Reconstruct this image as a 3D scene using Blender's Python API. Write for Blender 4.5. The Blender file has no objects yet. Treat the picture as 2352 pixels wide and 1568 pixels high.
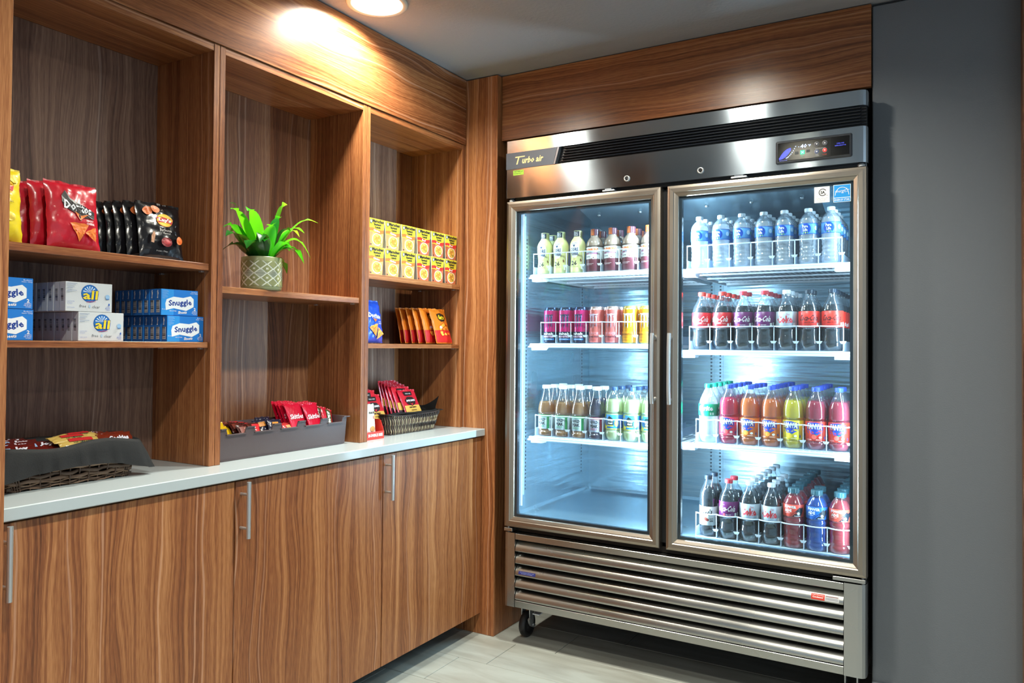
import bpy, math, random
from math import pi, sin, cos, sqrt, atan2
from mathutils import Vector, Matrix

S = bpy.context.scene
COL = S.collection
random.seed(7)

# ------------------------------------------------------------------ camera
cam_d = bpy.data.cameras.new('camera')
cam_d.sensor_width = 36.0
cam_d.lens = 27.0195
cam_d.shift_x = 0.000326
cam_d.shift_y = -0.00857
cam_d.clip_start = 0.02
cam = bpy.data.objects.new('camera', cam_d)
COL.objects.link(cam)
_r = Vector((0.8628814640362575, 0.5053423910124049, 0.008040327637013999))
_u = Vector((0.001417407088389902, -0.018328213596717154, 0.9998310194945438))
_b = Vector((0.5054043628420618, -0.8627242574729304, -0.016531351668589423))
cam.matrix_world = Matrix(((_r.x, _u.x, _b.x, 0.0), (_r.y, _u.y, _b.y, 0.0), (_r.z, _u.z, _b.z, 1.21988), (0, 0, 0, 1)))
S.camera = cam

# ------------------------------------------------------------------ render look
S.view_settings.view_transform = 'Standard'
S.view_settings.look = 'None'
S.view_settings.gamma = 1.0
S.view_settings.use_curve_mapping = False
S.view_settings.exposure = 0.0
try:
    S.cycles.use_denoising = True
    S.cycles.denoiser = 'OPENIMAGEDENOISE'
    S.cycles.use_adaptive_sampling = True
    S.cycles.adaptive_threshold = 0.03
    S.cycles.max_bounces = 7
    S.cycles.diffuse_bounces = 4
    S.cycles.glossy_bounces = 4
    S.cycles.transmission_bounces = 4
    S.cycles.transparent_max_bounces = 20
    S.cycles.sample_clamp_indirect = 6.0
    S.cycles.caustics_reflective = False
    S.cycles.caustics_refractive = False
except Exception:
    pass

# ------------------------------------------------------------------ world (soft light of the lobby behind the camera)
W = bpy.data.worlds.new('world'); S.world = W; W.use_nodes = True
_bg = W.node_tree.nodes['Background']
_bg.inputs[0].default_value = (0.70, 0.87, 1.0, 1); _bg.inputs[1].default_value = 0.70

CEIL = 2.370
DOWNLIGHTS = [(-1.70, 1.986, 30.0), (-0.80, 2.10, 31.0), (-0.80, 0.65, 22.0), (0.55, 1.25, 14.0), (0.55, -0.6, 14.0), (-0.80, -0.9, 18.0)]  # last four are out of view, added as general fill
def area(name, loc, rot, shape, sx, sy, power, col, spread=pi):
    d = bpy.data.lights.new(name, 'AREA'); d.shape = shape; d.size = sx
    if shape in ('RECTANGLE', 'ELLIPSE'): d.size_y = sy
    d.energy = power; d.color = col; d.spread = spread
    o = bpy.data.objects.new(name, d); o.location = loc; o.rotation_euler = rot; COL.objects.link(o)
    return o
for i, (lx, ly, pw) in enumerate(DOWNLIGHTS):
    area('downlight_lamp', (lx, ly, CEIL + 0.030), (0, 0, 0), 'DISK', 0.13, 0, pw, (1.0, 0.975, 0.855), 2.9)
# light strips on the refrigerator's centre post
for sx in (-1, 1):
    o = area('cooler_post_and_fill_lamp', (-0.942 + sx * 0.038, 2.768, 1.16), (0, 0, 0), 'RECTANGLE', 0.016, 1.22, 23.0, (0.66, 0.86, 1.0))
    n = Vector((sx * 0.96, 0.28, 0)); 
    o.rotation_euler = (-n).to_track_quat('Z', 'Y').to_euler()

for xx, nx_, pw_ in ((-1.5655, 0.8, 4.0), (-0.3115, -0.8, 4.5)):  # side jamb lamps, added to brighten the outer lanes of bottles
  o = area('cooler_post_and_fill_lamp', (xx, 2.772, 1.16), (0, 0, 0), 'RECTANGLE', 0.012, 1.22, pw_, (0.66, 0.86, 1.0))
  o.rotation_euler = (-Vector((nx_, 0.6, 0))).to_track_quat('Z', 'Y').to_euler()

# ------------------------------------------------------------------ materials
MATS = {}
def nodes_of(name):
    m = bpy.data.materials.new(name); m.use_nodes = True
    return m, m.node_tree, m.node_tree.nodes, m.node_tree.links
def srgb(r, g, b):
    f = lambda c: (c / 255 / 12.92) if c / 255 <= 0.04045 else ((c / 255 + 0.055) / 1.055) ** 2.4
    return (f(r), f(g), f(b), 1.0)
def P(rgb, rough=0.5, metal=0.0, coat=0.0, bump=0.0, bscale=200.0, emit=0.0, var=0.0):
    key = (rgb, rough, metal, coat, bump, bscale, emit, var)
    if key in MATS: return MATS[key]
    m, t, N, L = nodes_of('surface')
    b = N['Principled BSDF']; c = srgb(*rgb)
    b.inputs['Base Color'].default_value = c
    b.inputs['Roughness'].default_value = rough; b.inputs['Metallic'].default_value = metal
    b.inputs['Coat Weight'].default_value = coat; b.inputs['Coat Roughness'].default_value = 0.06
    if emit:
        b.inputs['Emission Color'].default_value = c; b.inputs['Emission Strength'].default_value = emit
    if bump or var:
        tc = N.new('ShaderNodeTexCoord'); nz = N.new('ShaderNodeTexNoise'); nz.inputs['Scale'].default_value = bscale; nz.inputs['Detail'].default_value = 4
        L.new(tc.outputs['Object'], nz.inputs['Vector'])
        if bump:
            bp = N.new('ShaderNodeBump'); bp.inputs['Strength'].default_value = bump; bp.inputs['Distance'].default_value = 0.002
            L.new(nz.outputs['Fac'], bp.inputs['Height']); L.new(bp.outputs['Normal'], b.inputs['Normal'])
        if var:
            n2 = N.new('ShaderNodeTexNoise'); n2.inputs['Scale'].default_value = 3.0; n2.inputs['Detail'].default_value = 3
            L.new(tc.outputs['Object'], n2.inputs['Vector'])
            mx = N.new('ShaderNodeMix'); mx.data_type = 'RGBA'; L.new(n2.outputs['Fac'], mx.inputs[0])
            mx.inputs[6].default_value = tuple(v * (1 - var) for v in c[:3]) + (1,); mx.inputs[7].default_value = tuple(min(1, v * (1 + var)) for v in c[:3]) + (1,)
            L.new(mx.outputs[2], b.inputs['Base Color'])
    MATS[key] = m
    return m

def wood(along, across, tint=1.0, seed=0.0, cath=1.0, gloss=0.32, grey=0.0):
    """walnut veneer: grain along axis `along`, seen across axis `across` (0,1,2 = x,y,z)"""
    key = ('wood', along, across, tint, seed, cath, gloss, grey)
    if key in MATS: return MATS[key]
    m, t, N, L = nodes_of('walnut_veneer'); b = N['Principled BSDF']
    tc = N.new('ShaderNodeTexCoord'); sp = N.new('ShaderNodeSeparateXYZ'); L.new(tc.outputs['Object'], sp.inputs[0])
    rnd = N.new('ShaderNodeObjectInfo')
    def mth(op, a, bb, c=None):
        n = N.new('ShaderNodeMath'); n.operation = op
        for i, v in enumerate((a, bb, c)):
            if v is None: continue
            if isinstance(v, (int, float)): n.inputs[i].default_value = v
            else: L.new(v, n.inputs[i])
        return n.outputs[0]
    al = sp.outputs[along]; third = 3 - along - across
    ac = mth('ADD', sp.outputs[across], mth('MULTIPLY', sp.outputs[third], 0.83))
    ro = mth('MULTIPLY', rnd.outputs['Random'], 7.3)
    ac = mth('ADD', ac, mth('ADD', ro, seed))
    def noise(x, y, scale, detail=2.0, rough=0.5):
        cb = N.new('ShaderNodeCombineXYZ')
        for i, v in enumerate((x, y)):
            if isinstance(v, (int, float)): cb.inputs[i].default_value = v
            else: L.new(v, cb.inputs[i])
        n = N.new('ShaderNodeTexNoise'); n.inputs['Scale'].default_value = scale; n.inputs['Detail'].default_value = detail; n.inputs['Roughness'].default_value = rough
        L.new(cb.outputs[0], n.inputs['Vector']); return n.outputs['Fac']
    # slow warp makes cathedral figure
    wv = noise(mth('MULTIPLY', ac, 9.0), mth('MULTIPLY', al, 2.4), 1.0, 1.0)
    v = mth('ADD', ac, mth('MULTIPLY', wv, 0.050 * cath))
    broad = noise(mth('MULTIPLY', v, 22), mth('MULTIPLY', al, 0.25), 1.0, 2.0)
    fine = noise(mth('MULTIPLY', v, 150), mth('MULTIPLY', al, 0.9), 1.0, 3.0, 0.6)
    pores = noise(mth('MULTIPLY', ac, 700), mth('MULTIPLY', al, 26), 1.0, 2.0)
    line = noise(mth('MULTIPLY', v, 75), mth('MULTIPLY', al, 0.15), 1.0, 0.0)
    mix = mth('ADD', mth('MULTIPLY', broad, 0.42), mth('MULTIPLY', fine, 0.58))
    mix = mth('ADD', mix, mth('MULTIPLY', mth('SUBTRACT', pores, 0.5), 0.30))
    cr = N.new('ShaderNodeValToRGB'); L.new(mix, cr.inputs[0])
    e = cr.color_ramp.elements
    def c(r, g, bb):
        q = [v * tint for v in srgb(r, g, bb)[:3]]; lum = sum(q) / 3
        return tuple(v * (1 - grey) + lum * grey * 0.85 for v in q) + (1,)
    e[0].position = 0.30; e[0].color = c(86, 47, 26)
    e[1].position = 0.72; e[1].color = c(204, 146, 98)
    k = e.new(0.46); k.color = c(142, 85, 50)
    k = e.new(0.56); k.color = c(170, 112, 68)
    mx = N.new('ShaderNodeMix'); mx.data_type = 'RGBA'
    lr = N.new('ShaderNodeMapRange'); lr.inputs[1].default_value = 0.68; lr.inputs[2].default_value = 0.75; L.new(line, lr.inputs[0])
    L.new(mth('MULTIPLY', lr.outputs[0], 0.40), mx.inputs[0]); L.new(cr.outputs[0], mx.inputs[6]); mx.inputs[7].default_value = c(222, 176, 146)
    L.new(mx.outputs[2], b.inputs['Base Color'])
    b.inputs['Roughness'].default_value = gloss
    b.inputs['Specular IOR Level'].default_value = 0.45
    bp = N.new('ShaderNodeBump'); bp.inputs['Strength'].default_value = 0.16; bp.inputs['Distance'].default_value = 0.0006
    L.new(mth('ADD', pores, mth('MULTIPLY', fine, 0.5)), bp.inputs['Height']); L.new(bp.outputs[0], b.inputs['Normal'])
    MATS[key] = m
    return m

def steel(rgb=(176, 178, 180), rough=0.25, aniso=0.8, axis=0, scale=1.0, wav=0.0, metal=1.0):
    key = ('steel', rgb, rough, aniso, axis, scale, wav, metal)
    if key in MATS: return MATS[key]
    m, t, N, L = nodes_of('brushed_steel'); b = N['Principled BSDF']
    b.inputs['Base Color'].default_value = srgb(*rgb); b.inputs['Metallic'].default_value = metal
    b.inputs['Roughness'].default_value = rough
    b.inputs['Anisotropic'].default_value = aniso
    tg = N.new('ShaderNodeCombineXYZ'); tg.inputs[2].default_value = 1.0 if axis != 2 else 0.0; tg.inputs[0].default_value = 0.0 if axis != 2 else 1.0
    L.new(tg.outputs[0], b.inputs['Tangent'])
    tc = N.new('ShaderNodeTexCoord'); mp = N.new('ShaderNodeMapping')
    mp.inputs['Scale'].default_value = (3, 3, 900) if axis != 2 else (900, 900, 3)
    nz = N.new('ShaderNodeTexNoise'); nz.inputs['Scale'].default_value = scale; L.new(tc.outputs['Object'], mp.inputs[0]); L.new(mp.outputs[0], nz.inputs['Vector'])
    bp = N.new('ShaderNodeBump'); bp.inputs['Strength'].default_value = 0.05; bp.inputs['Distance'].default_value = 0.0003
    L.new(nz.outputs['Fac'], bp.inputs['Height']); last = bp
    if wav:
        n2 = N.new('ShaderNodeTexNoise'); n2.inputs['Scale'].default_value = 5.0; n2.inputs['Detail'].default_value = 2.0
        mp2 = N.new('ShaderNodeMapping'); mp2.inputs['Scale'].default_value = (0.5, 0.5, 7.0); L.new(tc.outputs['Object'], mp2.inputs[0]); L.new(mp2.outputs[0], n2.inputs['Vector'])
        b2 = N.new('ShaderNodeBump'); b2.inputs['Strength'].default_value = wav; b2.inputs['Distance'].default_value = 0.02
        L.new(n2.outputs['Fac'], b2.inputs['Height']); L.new(bp.outputs[0], b2.inputs['Normal']); last = b2
    L.new(last.outputs[0], b.inputs['Normal'])
    rr = N.new('ShaderNodeMapRange'); n3 = N.new('ShaderNodeTexNoise'); n3.inputs['Scale'].default_value = 4.0
    L.new(tc.outputs['Object'], n3.inputs['Vector']); L.new(n3.outputs['Fac'], rr.inputs[0]); rr.inputs[3].default_value = rough * 0.75; rr.inputs[4].default_value = rough * 1.3
    L.new(rr.outputs[0], b.inputs['Roughness'])
    MATS[key] = m
    return m

def clear(tint=(255, 255, 255), refl=0.10, haze=0.04, hz=(235, 242, 250), rough=0.05, bump=0.0):
    """thin clear sheet: mostly transparent, a fresnel reflection and a little haze"""
    key = ('clear', tint, refl, haze, hz, rough, bump)
    if key in MATS: return MATS[key]
    m, t, N, L = nodes_of('clear_plastic'); N.remove(N['Principled BSDF']); out = N['Material Output']
    tr = N.new('ShaderNodeBsdfTransparent'); tr.inputs[0].default_value = srgb(*tint)
    gl = N.new('ShaderNodeBsdfGlossy'); gl.inputs['Roughness'].default_value = rough
    df = N.new('ShaderNodeBsdfDiffuse'); df.inputs[0].default_value = srgb(*hz)
    lw = N.new('ShaderNodeLayerWeight'); lw.inputs[0].default_value = 0.25
    mr = N.new('ShaderNodeMapRange'); L.new(lw.outputs['Facing'], mr.inputs[0]); mr.inputs[3].default_value = refl * 0.4; mr.inputs[4].default_value = min(0.95, refl * 5)
    m1 = N.new('ShaderNodeMixShader'); m1.inputs[0].default_value = haze; L.new(tr.outputs[0], m1.inputs[1]); L.new(df.outputs[0], m1.inputs[2])
    m2 = N.new('ShaderNodeMixShader'); L.new(mr.outputs[0], m2.inputs[0]); L.new(m1.outputs[0], m2.inputs[1]); L.new(gl.outputs[0], m2.inputs[2])
    if bump:
        tc = N.new('ShaderNodeTexCoord'); nz = N.new('ShaderNodeTexNoise'); nz.inputs['Scale'].default_value = 60; L.new(tc.outputs['Object'], nz.inputs['Vector'])
        bp = N.new('ShaderNodeBump'); bp.inputs['Strength'].default_value = bump; bp.inputs['Distance'].default_value = 0.002
        L.new(nz.outputs['Fac'], bp.inputs['Height']); L.new(bp.outputs[0], gl.inputs['Normal'])
    L.new(m2.outputs[0], out.inputs[0])
    MATS[key] = m
    return m

def drink(rgb, thru=0.55, clearness=0.0, gloss=0.0):
    """coloured drink: part diffuse, part translucent, part see-through"""
    key = ('drink', rgb, thru, clearness, gloss)
    if key in MATS: return MATS[key]
    m, t, N, L = nodes_of('drink_liquid'); N.remove(N['Principled BSDF']); out = N['Material Output']
    df = N.new('ShaderNodeBsdfDiffuse'); df.inputs[0].default_value = srgb(*rgb)
    tl = N.new('ShaderNodeBsdfTranslucent'); tl.inputs[0].default_value = srgb(*rgb)
    a = N.new('ShaderNodeMixShader'); a.inputs[0].default_value = thru; L.new(df.outputs[0], a.inputs[1]); L.new(tl.outputs[0], a.inputs[2]); last = a
    if clearness:
        tr = N.new('ShaderNodeBsdfTransparent'); tr.inputs[0].default_value = srgb(*rgb)
        c2 = N.new('ShaderNodeMixShader'); c2.inputs[0].default_value = clearness; L.new(last.outputs[0], c2.inputs[1]); L.new(tr.outputs[0], c2.inputs[2]); last = c2
    if gloss:
        gl = N.new('ShaderNodeBsdfGlossy'); gl.inputs['Roughness'].default_value = 0.12
        g2 = N.new('ShaderNodeMixShader'); g2.inputs[0].default_value = gloss; L.new(last.outputs[0], g2.inputs[1]); L.new(gl.outputs[0], g2.inputs[2]); last = g2
    L.new(last.outputs[0], out.inputs[0])
    MATS[key] = m
    return m

# ------------------------------------------------------------------ mesh helpers
class MB:
    def __init__(s): s.v = []; s.f = []; s.m = []; s.mats = []; s.sm = []
    def mi(s, mat):
        if mat not in s.mats: s.mats.append(mat)
        return s.mats.index(mat)
    def add(s, vs, fs, mat, smooth=False):
        o = len(s.v); s.v += [tuple(p) for p in vs]; k = s.mi(mat)
        for f in fs: s.f.append(tuple(i + o for i in f)); s.m.append(k); s.sm.append(smooth)
    def box(s, x0, x1, y0, y1, z0, z1, mat, bev=0.0, M=None):
        if bev > 0:
            b = min(bev, (x1 - x0) * .45, (y1 - y0) * .45, (z1 - z0) * .45)
            vs = []; idx = {}
            for i, X in enumerate((x0, x1)):
                for j, Y in enumerate((y0, y1)):
                    for k, Z in enumerate((z0, z1)):
                        sx, sy, sz = (1, -1)[i], (1, -1)[j], (1, -1)[k]
                        for a, p in enumerate(((X, Y + sy * b, Z + sz * b), (X + sx * b, Y, Z + sz * b), (X + sx * b, Y + sy * b, Z))):
                            idx[(i, j, k, a)] = len(vs); vs.append(p)
            fs = []
            for i in (0, 1):
                q = [idx[(i, 0, 0, 0)], idx[(i, 1, 0, 0)], idx[(i, 1, 1, 0)], idx[(i, 0, 1, 0)]]; fs.append(q if i else q[::-1])
                q = [idx[(0, i, 0, 1)], idx[(1, i, 0, 1)], idx[(1, i, 1, 1)], idx[(0, i, 1, 1)]]; fs.append(q[::-1] if i else q)
                q = [idx[(0, 0, i, 2)], idx[(1, 0, i, 2)], idx[(1, 1, i, 2)], idx[(0, 1, i, 2)]]; fs.append(q if i else q[::-1])
            for j in (0, 1):
                for k in (0, 1):
                    q = [idx[(0, j, k, 1)], idx[(1, j, k, 1)], idx[(1, j, k, 2)], idx[(0, j, k, 2)]]; fs.append(q if (j == 0) == (k == 1) else q[::-1])
                    q = [idx[(j, 0, k, 0)], idx[(j, 1, k, 0)], idx[(j, 1, k, 2)], idx[(j, 0, k, 2)]]; fs.append(q if (j == 1) == (k == 1) else q[::-1])
                    q = [idx[(j, k, 0, 0)], idx[(j, k, 1, 0)], idx[(j, k, 1, 1)], idx[(j, k, 0, 1)]]; fs.append(q if (j == 0) == (k == 0) else q[::-1])
            for i in (0, 1):
                for j in (0, 1):
                    for k in (0, 1):
                        q = [idx[(i, j, k, 0)], idx[(i, j, k, 1)], idx[(i, j, k, 2)]]; fs.append(q if (i + j + k) % 2 else q[::-1])
        else:
            vs = [(x0, y0, z0), (x1, y0, z0), (x1, y1, z0), (x0, y1, z0), (x0, y0, z1), (x1, y0, z1), (x1, y1, z1), (x0, y1, z1)]
            fs = [(0, 3, 2, 1), (4, 5, 6, 7), (0, 1, 5, 4), (1, 2, 6, 5), (2, 3, 7, 6), (3, 0, 4, 7)]
        if M is not None: vs = [tuple(M @ Vector(p)) for p in vs]
        s.add(vs, fs, mat); return s
    def lathe(s, prof, mat, seg=24, c=(0, 0, 0), mod=None, smooth=True, M=None):
        vs = []; fs = []; n = len(prof)
        for i in range(seg):
            a = 2 * pi * i / seg
            for (r, z) in prof:
                rr = r * (mod(a, z) if mod else 1)
                vs.append((c[0] + rr * cos(a), c[1] + rr * sin(a), c[2] + z))
        for i in range(seg):
            j = (i + 1) % seg
            for k in range(n - 1):
                fs.append((i * n + k, j * n + k, j * n + k + 1, i * n + k + 1))
        if M is not None: vs = [tuple(M @ Vector(p)) for p in vs]
        s.add(vs, fs, mat, smooth); return s
    def tube(s, pts, r, mat, seg=6, closed=False, smooth=True, flat=1.0):
        pts = [Vector(p) for p in pts]; n = len(pts); vs = []; fs = []
        for i, p in enumerate(pts):
            a = pts[(i - 1) % n] if (closed or i > 0) else p; b = pts[(i + 1) % n] if (closed or i < n - 1) else p
            t = (b - a); t = t.normalized() if t.length > 1e-9 else Vector((0, 0, 1))
            up = Vector((0, 0, 1)) if abs(t.z) < 0.9 else Vector((0, 1, 0))
            x = t.cross(up).normalized(); y = x.cross(t)
            for k in range(seg):
                an = 2 * pi * k / seg; vs.append(tuple(p + x * (r * cos(an) * flat) + y * (r * sin(an))))
        for i in range(n if closed else n - 1):
            j = (i + 1) % n
            for k in range(seg):
                k2 = (k + 1) % seg; fs.append((i * seg + k, i * seg + k2, j * seg + k2, j * seg + k))
        s.add(vs, fs, mat, smooth)
        if not closed:
            s.add(vs[:seg], [tuple(range(seg))[::-1]], mat); s.add(vs[-seg:], [tuple(range(seg))], mat)
        return s
    def prism(s, poly, axis, a0, a1, mat, smooth=False):
        """poly: 2D outline, extruded along axis from a0 to a1"""
        def p3(p, a): return {0: (a, p[0], p[1]), 1: (p[0], a, p[1]), 2: (p[0], p[1], a)}[axis]
        n = len(poly); vs = [p3(p, a0) for p in poly] + [p3(p, a1) for p in poly]
        fs = [(i, (i + 1) % n, (i + 1) % n + n, i + n) for i in range(n)]
        s.add(vs, fs, mat, smooth); s.add(vs, [tuple(range(n))[::-1], tuple(range(n, 2 * n))], mat); return s
    def build(s, name, parent=None, loc=(0, 0, 0), rot=(0, 0, 0), fix=True):
        me = bpy.data.meshes.new(name); me.from_pydata(s.v, [], s.f)
        for m in s.mats: me.materials.append(m)
        me.polygons.foreach_set('material_index', s.m); me.polygons.foreach_set('use_smooth', s.sm)
        me.update()
        o = bpy.data.objects.new(name, me); COL.objects.link(o); o.location = loc; o.rotation_euler = rot
        if parent is not None: o.parent = parent
        return o

def thing(name, label, cat, loc=(0, 0, 0), rot=(0, 0, 0), group=None):
    o = bpy.data.objects.new(name, None); COL.objects.link(o); o.empty_display_size = 0.05
    o.location = loc; o.rotation_euler = rot; o['label'] = label; o['category'] = cat
    if group: o['group'] = group
    return o
def tag(o, label, cat, group=None):
    o['label'] = label; o['category'] = cat
    if group: o['group'] = group
    return o
def kids(o): return [c for c in o.children]
def copy_thing(src, loc, rot, label, group=None):
    r = src.copy(); COL.objects.link(r); r.location = loc; r.rotation_euler = rot; r['label'] = label
    if group: r['group'] = group
    for ch in CH.get(src.name, []):
        c = ch.copy(); COL.objects.link(c); c.parent = r
        for g in CH.get(ch.name, []):
            d = g.copy(); COL.objects.link(d); d.parent = c
    return r
CH = {}
def reg(parent, *chs):
    CH.setdefault(parent.name, []).extend(chs)
def simple_box(name, x0, x1, y0, y1, z0, z1, mat, bev=0.0, parent=None, kind=None):
    b = MB(); b.box(x0, x1, y0, y1, z0, z1, mat, bev); o = b.build(name, parent)
    if kind: o['kind'] = kind
    return o

# ------------------------------------------------------------------ flat print (lettering and shapes laid on a surface)
_TX = {}
def text_mesh(txt, bold=0.0, res=2):
    key = (txt, bold, res)
    if key in _TX: return _TX[key]
    cu = bpy.data.curves.new('lettering', 'FONT'); cu.body = txt; cu.size = 1.0; cu.resolution_u = res; cu.offset = bold; cu.fill_mode = 'FRONT'
    ob = bpy.data.objects.new('lettering', cu)
    me = bpy.data.meshes.new_from_object(ob)
    vs = [(v.co.x, v.co.y) for v in me.vertices]; fs = [tuple(p.vertices) for p in me.polygons]
    bpy.data.objects.remove(ob); bpy.data.meshes.remove(me); bpy.data.curves.remove(cu)
    x0 = min(v[0] for v in vs); x1 = max(v[0] for v in vs); y0 = min(v[1] for v in vs); y1 = max(v[1] for v in vs)
    _TX[key] = (vs, fs, x0, x1, y0, y1)
    return _TX[key]
WHITE = (246, 246, 244)
def draw(mb, mp, items, lift0=0.00025, step=0.00012):
    """items: ('T',text,cx,cy,w,h,rgb,{shear,bold,rot}) ('R',x0,x1,y0,y1,rgb) ('E',cx,cy,rx,ry,rgb) ('P',pts,rgb)  mp(a,b,off)->xyz"""
    lift = lift0
    for it in items:
        lift += step; k = it[0]
        if k == 'T':
            _, txt, cx, cy, w, h, rgb = it[:7]; op = it[7] if len(it) > 7 else {}
            vs, fs, x0, x1, y0, y1 = text_mesh(txt, op.get('bold', 0.0), op.get('res', 1))
            sx = w / (x1 - x0); sy = h / (y1 - y0); sh = op.get('shear', 0.0); ro = op.get('rot', 0.0); arc = op.get('arc', 0.0)
            out = []
            for (x, y) in vs:
                a = (x - (x0 + x1) / 2) * sx; b = (y - (y0 + y1) / 2) * sy; a += sh * b
                if arc: b += arc * (1 - (2 * a / w) ** 2) * h
                if ro: a, b = a * cos(ro) - b * sin(ro), a * sin(ro) + b * cos(ro)
                out.append(mp(cx + a, cy + b, lift))
            mb.add(out, fs, P(rgb, it[8] if len(it) > 8 else 0.45))
        elif k == 'R':
            _, x0, x1, y0, y1, rgb = it[:6]; n = max(1, int(abs(x1 - x0) / 0.006)); n = min(n, 48); m2 = max(1, min(10, int(abs(y1 - y0) / 0.004)))
            vs = [mp(x0 + (x1 - x0) * i / n, y0 + (y1 - y0) * j / m2, lift) for j in range(m2 + 1) for i in range(n + 1)]
            fs = [(j * (n + 1) + i, j * (n + 1) + i + 1, (j + 1) * (n + 1) + i + 1, (j + 1) * (n + 1) + i) for j in range(m2) for i in range(n)]
            mb.add(vs, fs, P(rgb, 0.45) if not hasattr(rgb, 'node_tree') else rgb, True)
        elif k == 'E':
            _, cx, cy, rx, ry, rgb = it[:6]; n = 20; rings = 3 if max(rx, ry) > 0.008 else 1
            vs = [mp(cx, cy, lift)]
            for r in range(1, rings + 1):
                vs += [mp(cx + rx * r / rings * cos(2 * pi * i / n), cy + ry * r / rings * sin(2 * pi * i / n), lift) for i in range(n)]
            fs = [(0, 1 + i, 1 + (i + 1) % n) for i in range(n)]
            for r in range(rings - 1):
                fs += [(1 + r * n + i, 1 + (r + 1) * n + i, 1 + (r + 1) * n + (i + 1) % n, 1 + r * n + (i + 1) % n) for i in range(n)]
            mb.add(vs, fs, P(rgb, 0.45))
        elif k == 'P':
            _, pts, rgb = it[:3]; n = len(pts)
            cx = sum(p[0] for p in pts) / n; cy = sum(p[1] for p in pts) / n
            sub = []
            for i in range(n):
                a, b = pts[i], pts[(i + 1) % n]; q = max(1, int(math.hypot(b[0] - a[0], b[1] - a[1]) / 0.008))
                sub += [(a[0] + (b[0] - a[0]) * t / q, a[1] + (b[1] - a[1]) * t / q) for t in range(q)]
            n = len(sub); vs = [mp(cx, cy, lift)] + [mp(cx + (p[0] - cx) * .5, cy + (p[1] - cy) * .5, lift) for p in sub] + [mp(p[0], p[1], lift) for p in sub]
            fs = [(0, 1 + i, 1 + (i + 1) % n) for i in range(n)] + [(1 + i, 1 + n + i, 1 + n + (i + 1) % n, 1 + (i + 1) % n) for i in range(n)]
            mb.add(vs, fs, P(rgb, 0.45))
def cyl_map(R, z0, rot=0.0):
    def f(a, b, off):
        an = -pi / 2 + rot + a / R
        return ((R + off) * cos(an), (R + off) * sin(an), z0 + b)
    return f
def y_map(x0, y, z0):   # plane facing -y, a -> +x, b -> +z
    return lambda a, b, off: (x0 + a, y - off, z0 + b)
def x_map(x, y0, z0):   # plane facing +x, a -> +y, b -> +z
    return lambda a, b, off: (x + off, y0 + a, z0 + b)
ORD = ['front', 'second', 'third', 'fourth', 'fifth', 'sixth', 'seventh', 'eighth', 'ninth', 'tenth']
NTH = ['first', 'second', 'third', 'fourth', 'fifth', 'sixth', 'seventh', 'eighth', 'ninth', 'tenth']

# ================================================================== THE SETTING
WV = wood(2, 1)                  # vertical grain, seen across y
GREY = P((102, 106, 111), 0.62, 0, 0, 0.25, 260, 0, 0.03)
CT = 0.867
# floor: porcelain planks
fl = simple_box('floor', -2.30, 1.6, -3.2, 3.70, -0.05, -0.003, P((70, 66, 60), 0.8), kind='structure')
def tile_mat():
    m, t, N, L = nodes_of('porcelain_tile'); b = N['Principled BSDF']
    tc = N.new('ShaderNodeTexCoord'); mp = N.new('ShaderNodeMapping'); mp.inputs['Rotation'].default_value = (0, 0, 0.5); mp.inputs['Scale'].default_value = (2.5, 14, 1)
    nz = N.new('ShaderNodeTexNoise'); nz.inputs['Scale'].default_value = 1.2; nz.inputs['Detail'].default_value = 6; nz.inputs['Distortion'].default_value = 0.8
    L.new(tc.outputs['Object'], mp.inputs[0]); L.new(mp.outputs[0], nz.inputs['Vector'])
    cr = N.new('ShaderNodeValToRGB'); L.new(nz.outputs['Fac'], cr.inputs[0])
    cr.color_ramp.elements[0].position = 0.3; cr.color_ramp.elements[0].color = srgb(150, 150, 141)
    cr.color_ramp.elements[1].position = 0.65; cr.color_ramp.elements[1].color = srgb(172, 176, 168)
    L.new(cr.outputs[0], b.inputs['Base Color']); b.inputs['Roughness'].default_value = 0.42
    return m
TM = tile_mat()
joints = [2.514 + 0.2265 * k for k in range(-24, 6)]
for r, y0 in enumerate(joints):
    k = r - 24
    off = {0: -1.574, 1: -1.395, -1: -1.70, 2: -1.19}.get(k, -1.574 + 0.31 * ((k * 5) % 6))
    x = off - 0.92 * 2
    while x < 1.6:
        a0, a1 = max(x, -2.12), min(x + 0.92, 1.55)
        y1 = min(y0 + 0.2265, 3.60)
        if a1 - a0 > 0.05 and y1 > y0 + 0.02 and y0 > 0.2:
            vs = MB(); vs.box(a0 + 0.0012, a1 - 0.0012, y0 + 0.0012, y1 - 0.0012, -0.004, 0.0, TM, 0.0012); vs.build('floor_tile', fl)
        x += 0.92
mbt = MB(); mbt.box(-2.12, 1.55, -3.15, joints[14], -0.004, 0.0, TM)
# ceiling with round openings for the downlights
cu = bpy.data.curves.new('ceiling', 'CURVE'); cu.dimensions = '2D'; cu.fill_mode = 'BOTH'; cu.extrude = 0.0
def spl(pts):
    s = cu.splines.new('POLY'); s.points.add(len(pts) - 1); s.use_cyclic_u = True
    for p, q in zip(s.points, pts): p.co = (q[0], q[1], 0, 1)
spl([(-2.30, -3.2), (1.6, -3.2), (1.6, 3.70), (-2.30, 3.70)])
RO = 0.080
for (lx, ly, _) in DOWNLIGHTS: spl([(lx + RO * cos(a * pi / 20), ly + RO * sin(a * pi / 20)) for a in range(40)])
tmp = bpy.data.objects.new('tmp', cu); cme = bpy.data.meshes.new_from_object(tmp); bpy.data.objects.remove(tmp); bpy.data.curves.remove(cu)
CM = P((148, 149, 152), 0.85, 0, 0, 0.9, 70)
cme.materials.clear(); cme.materials.append(CM)
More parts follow.
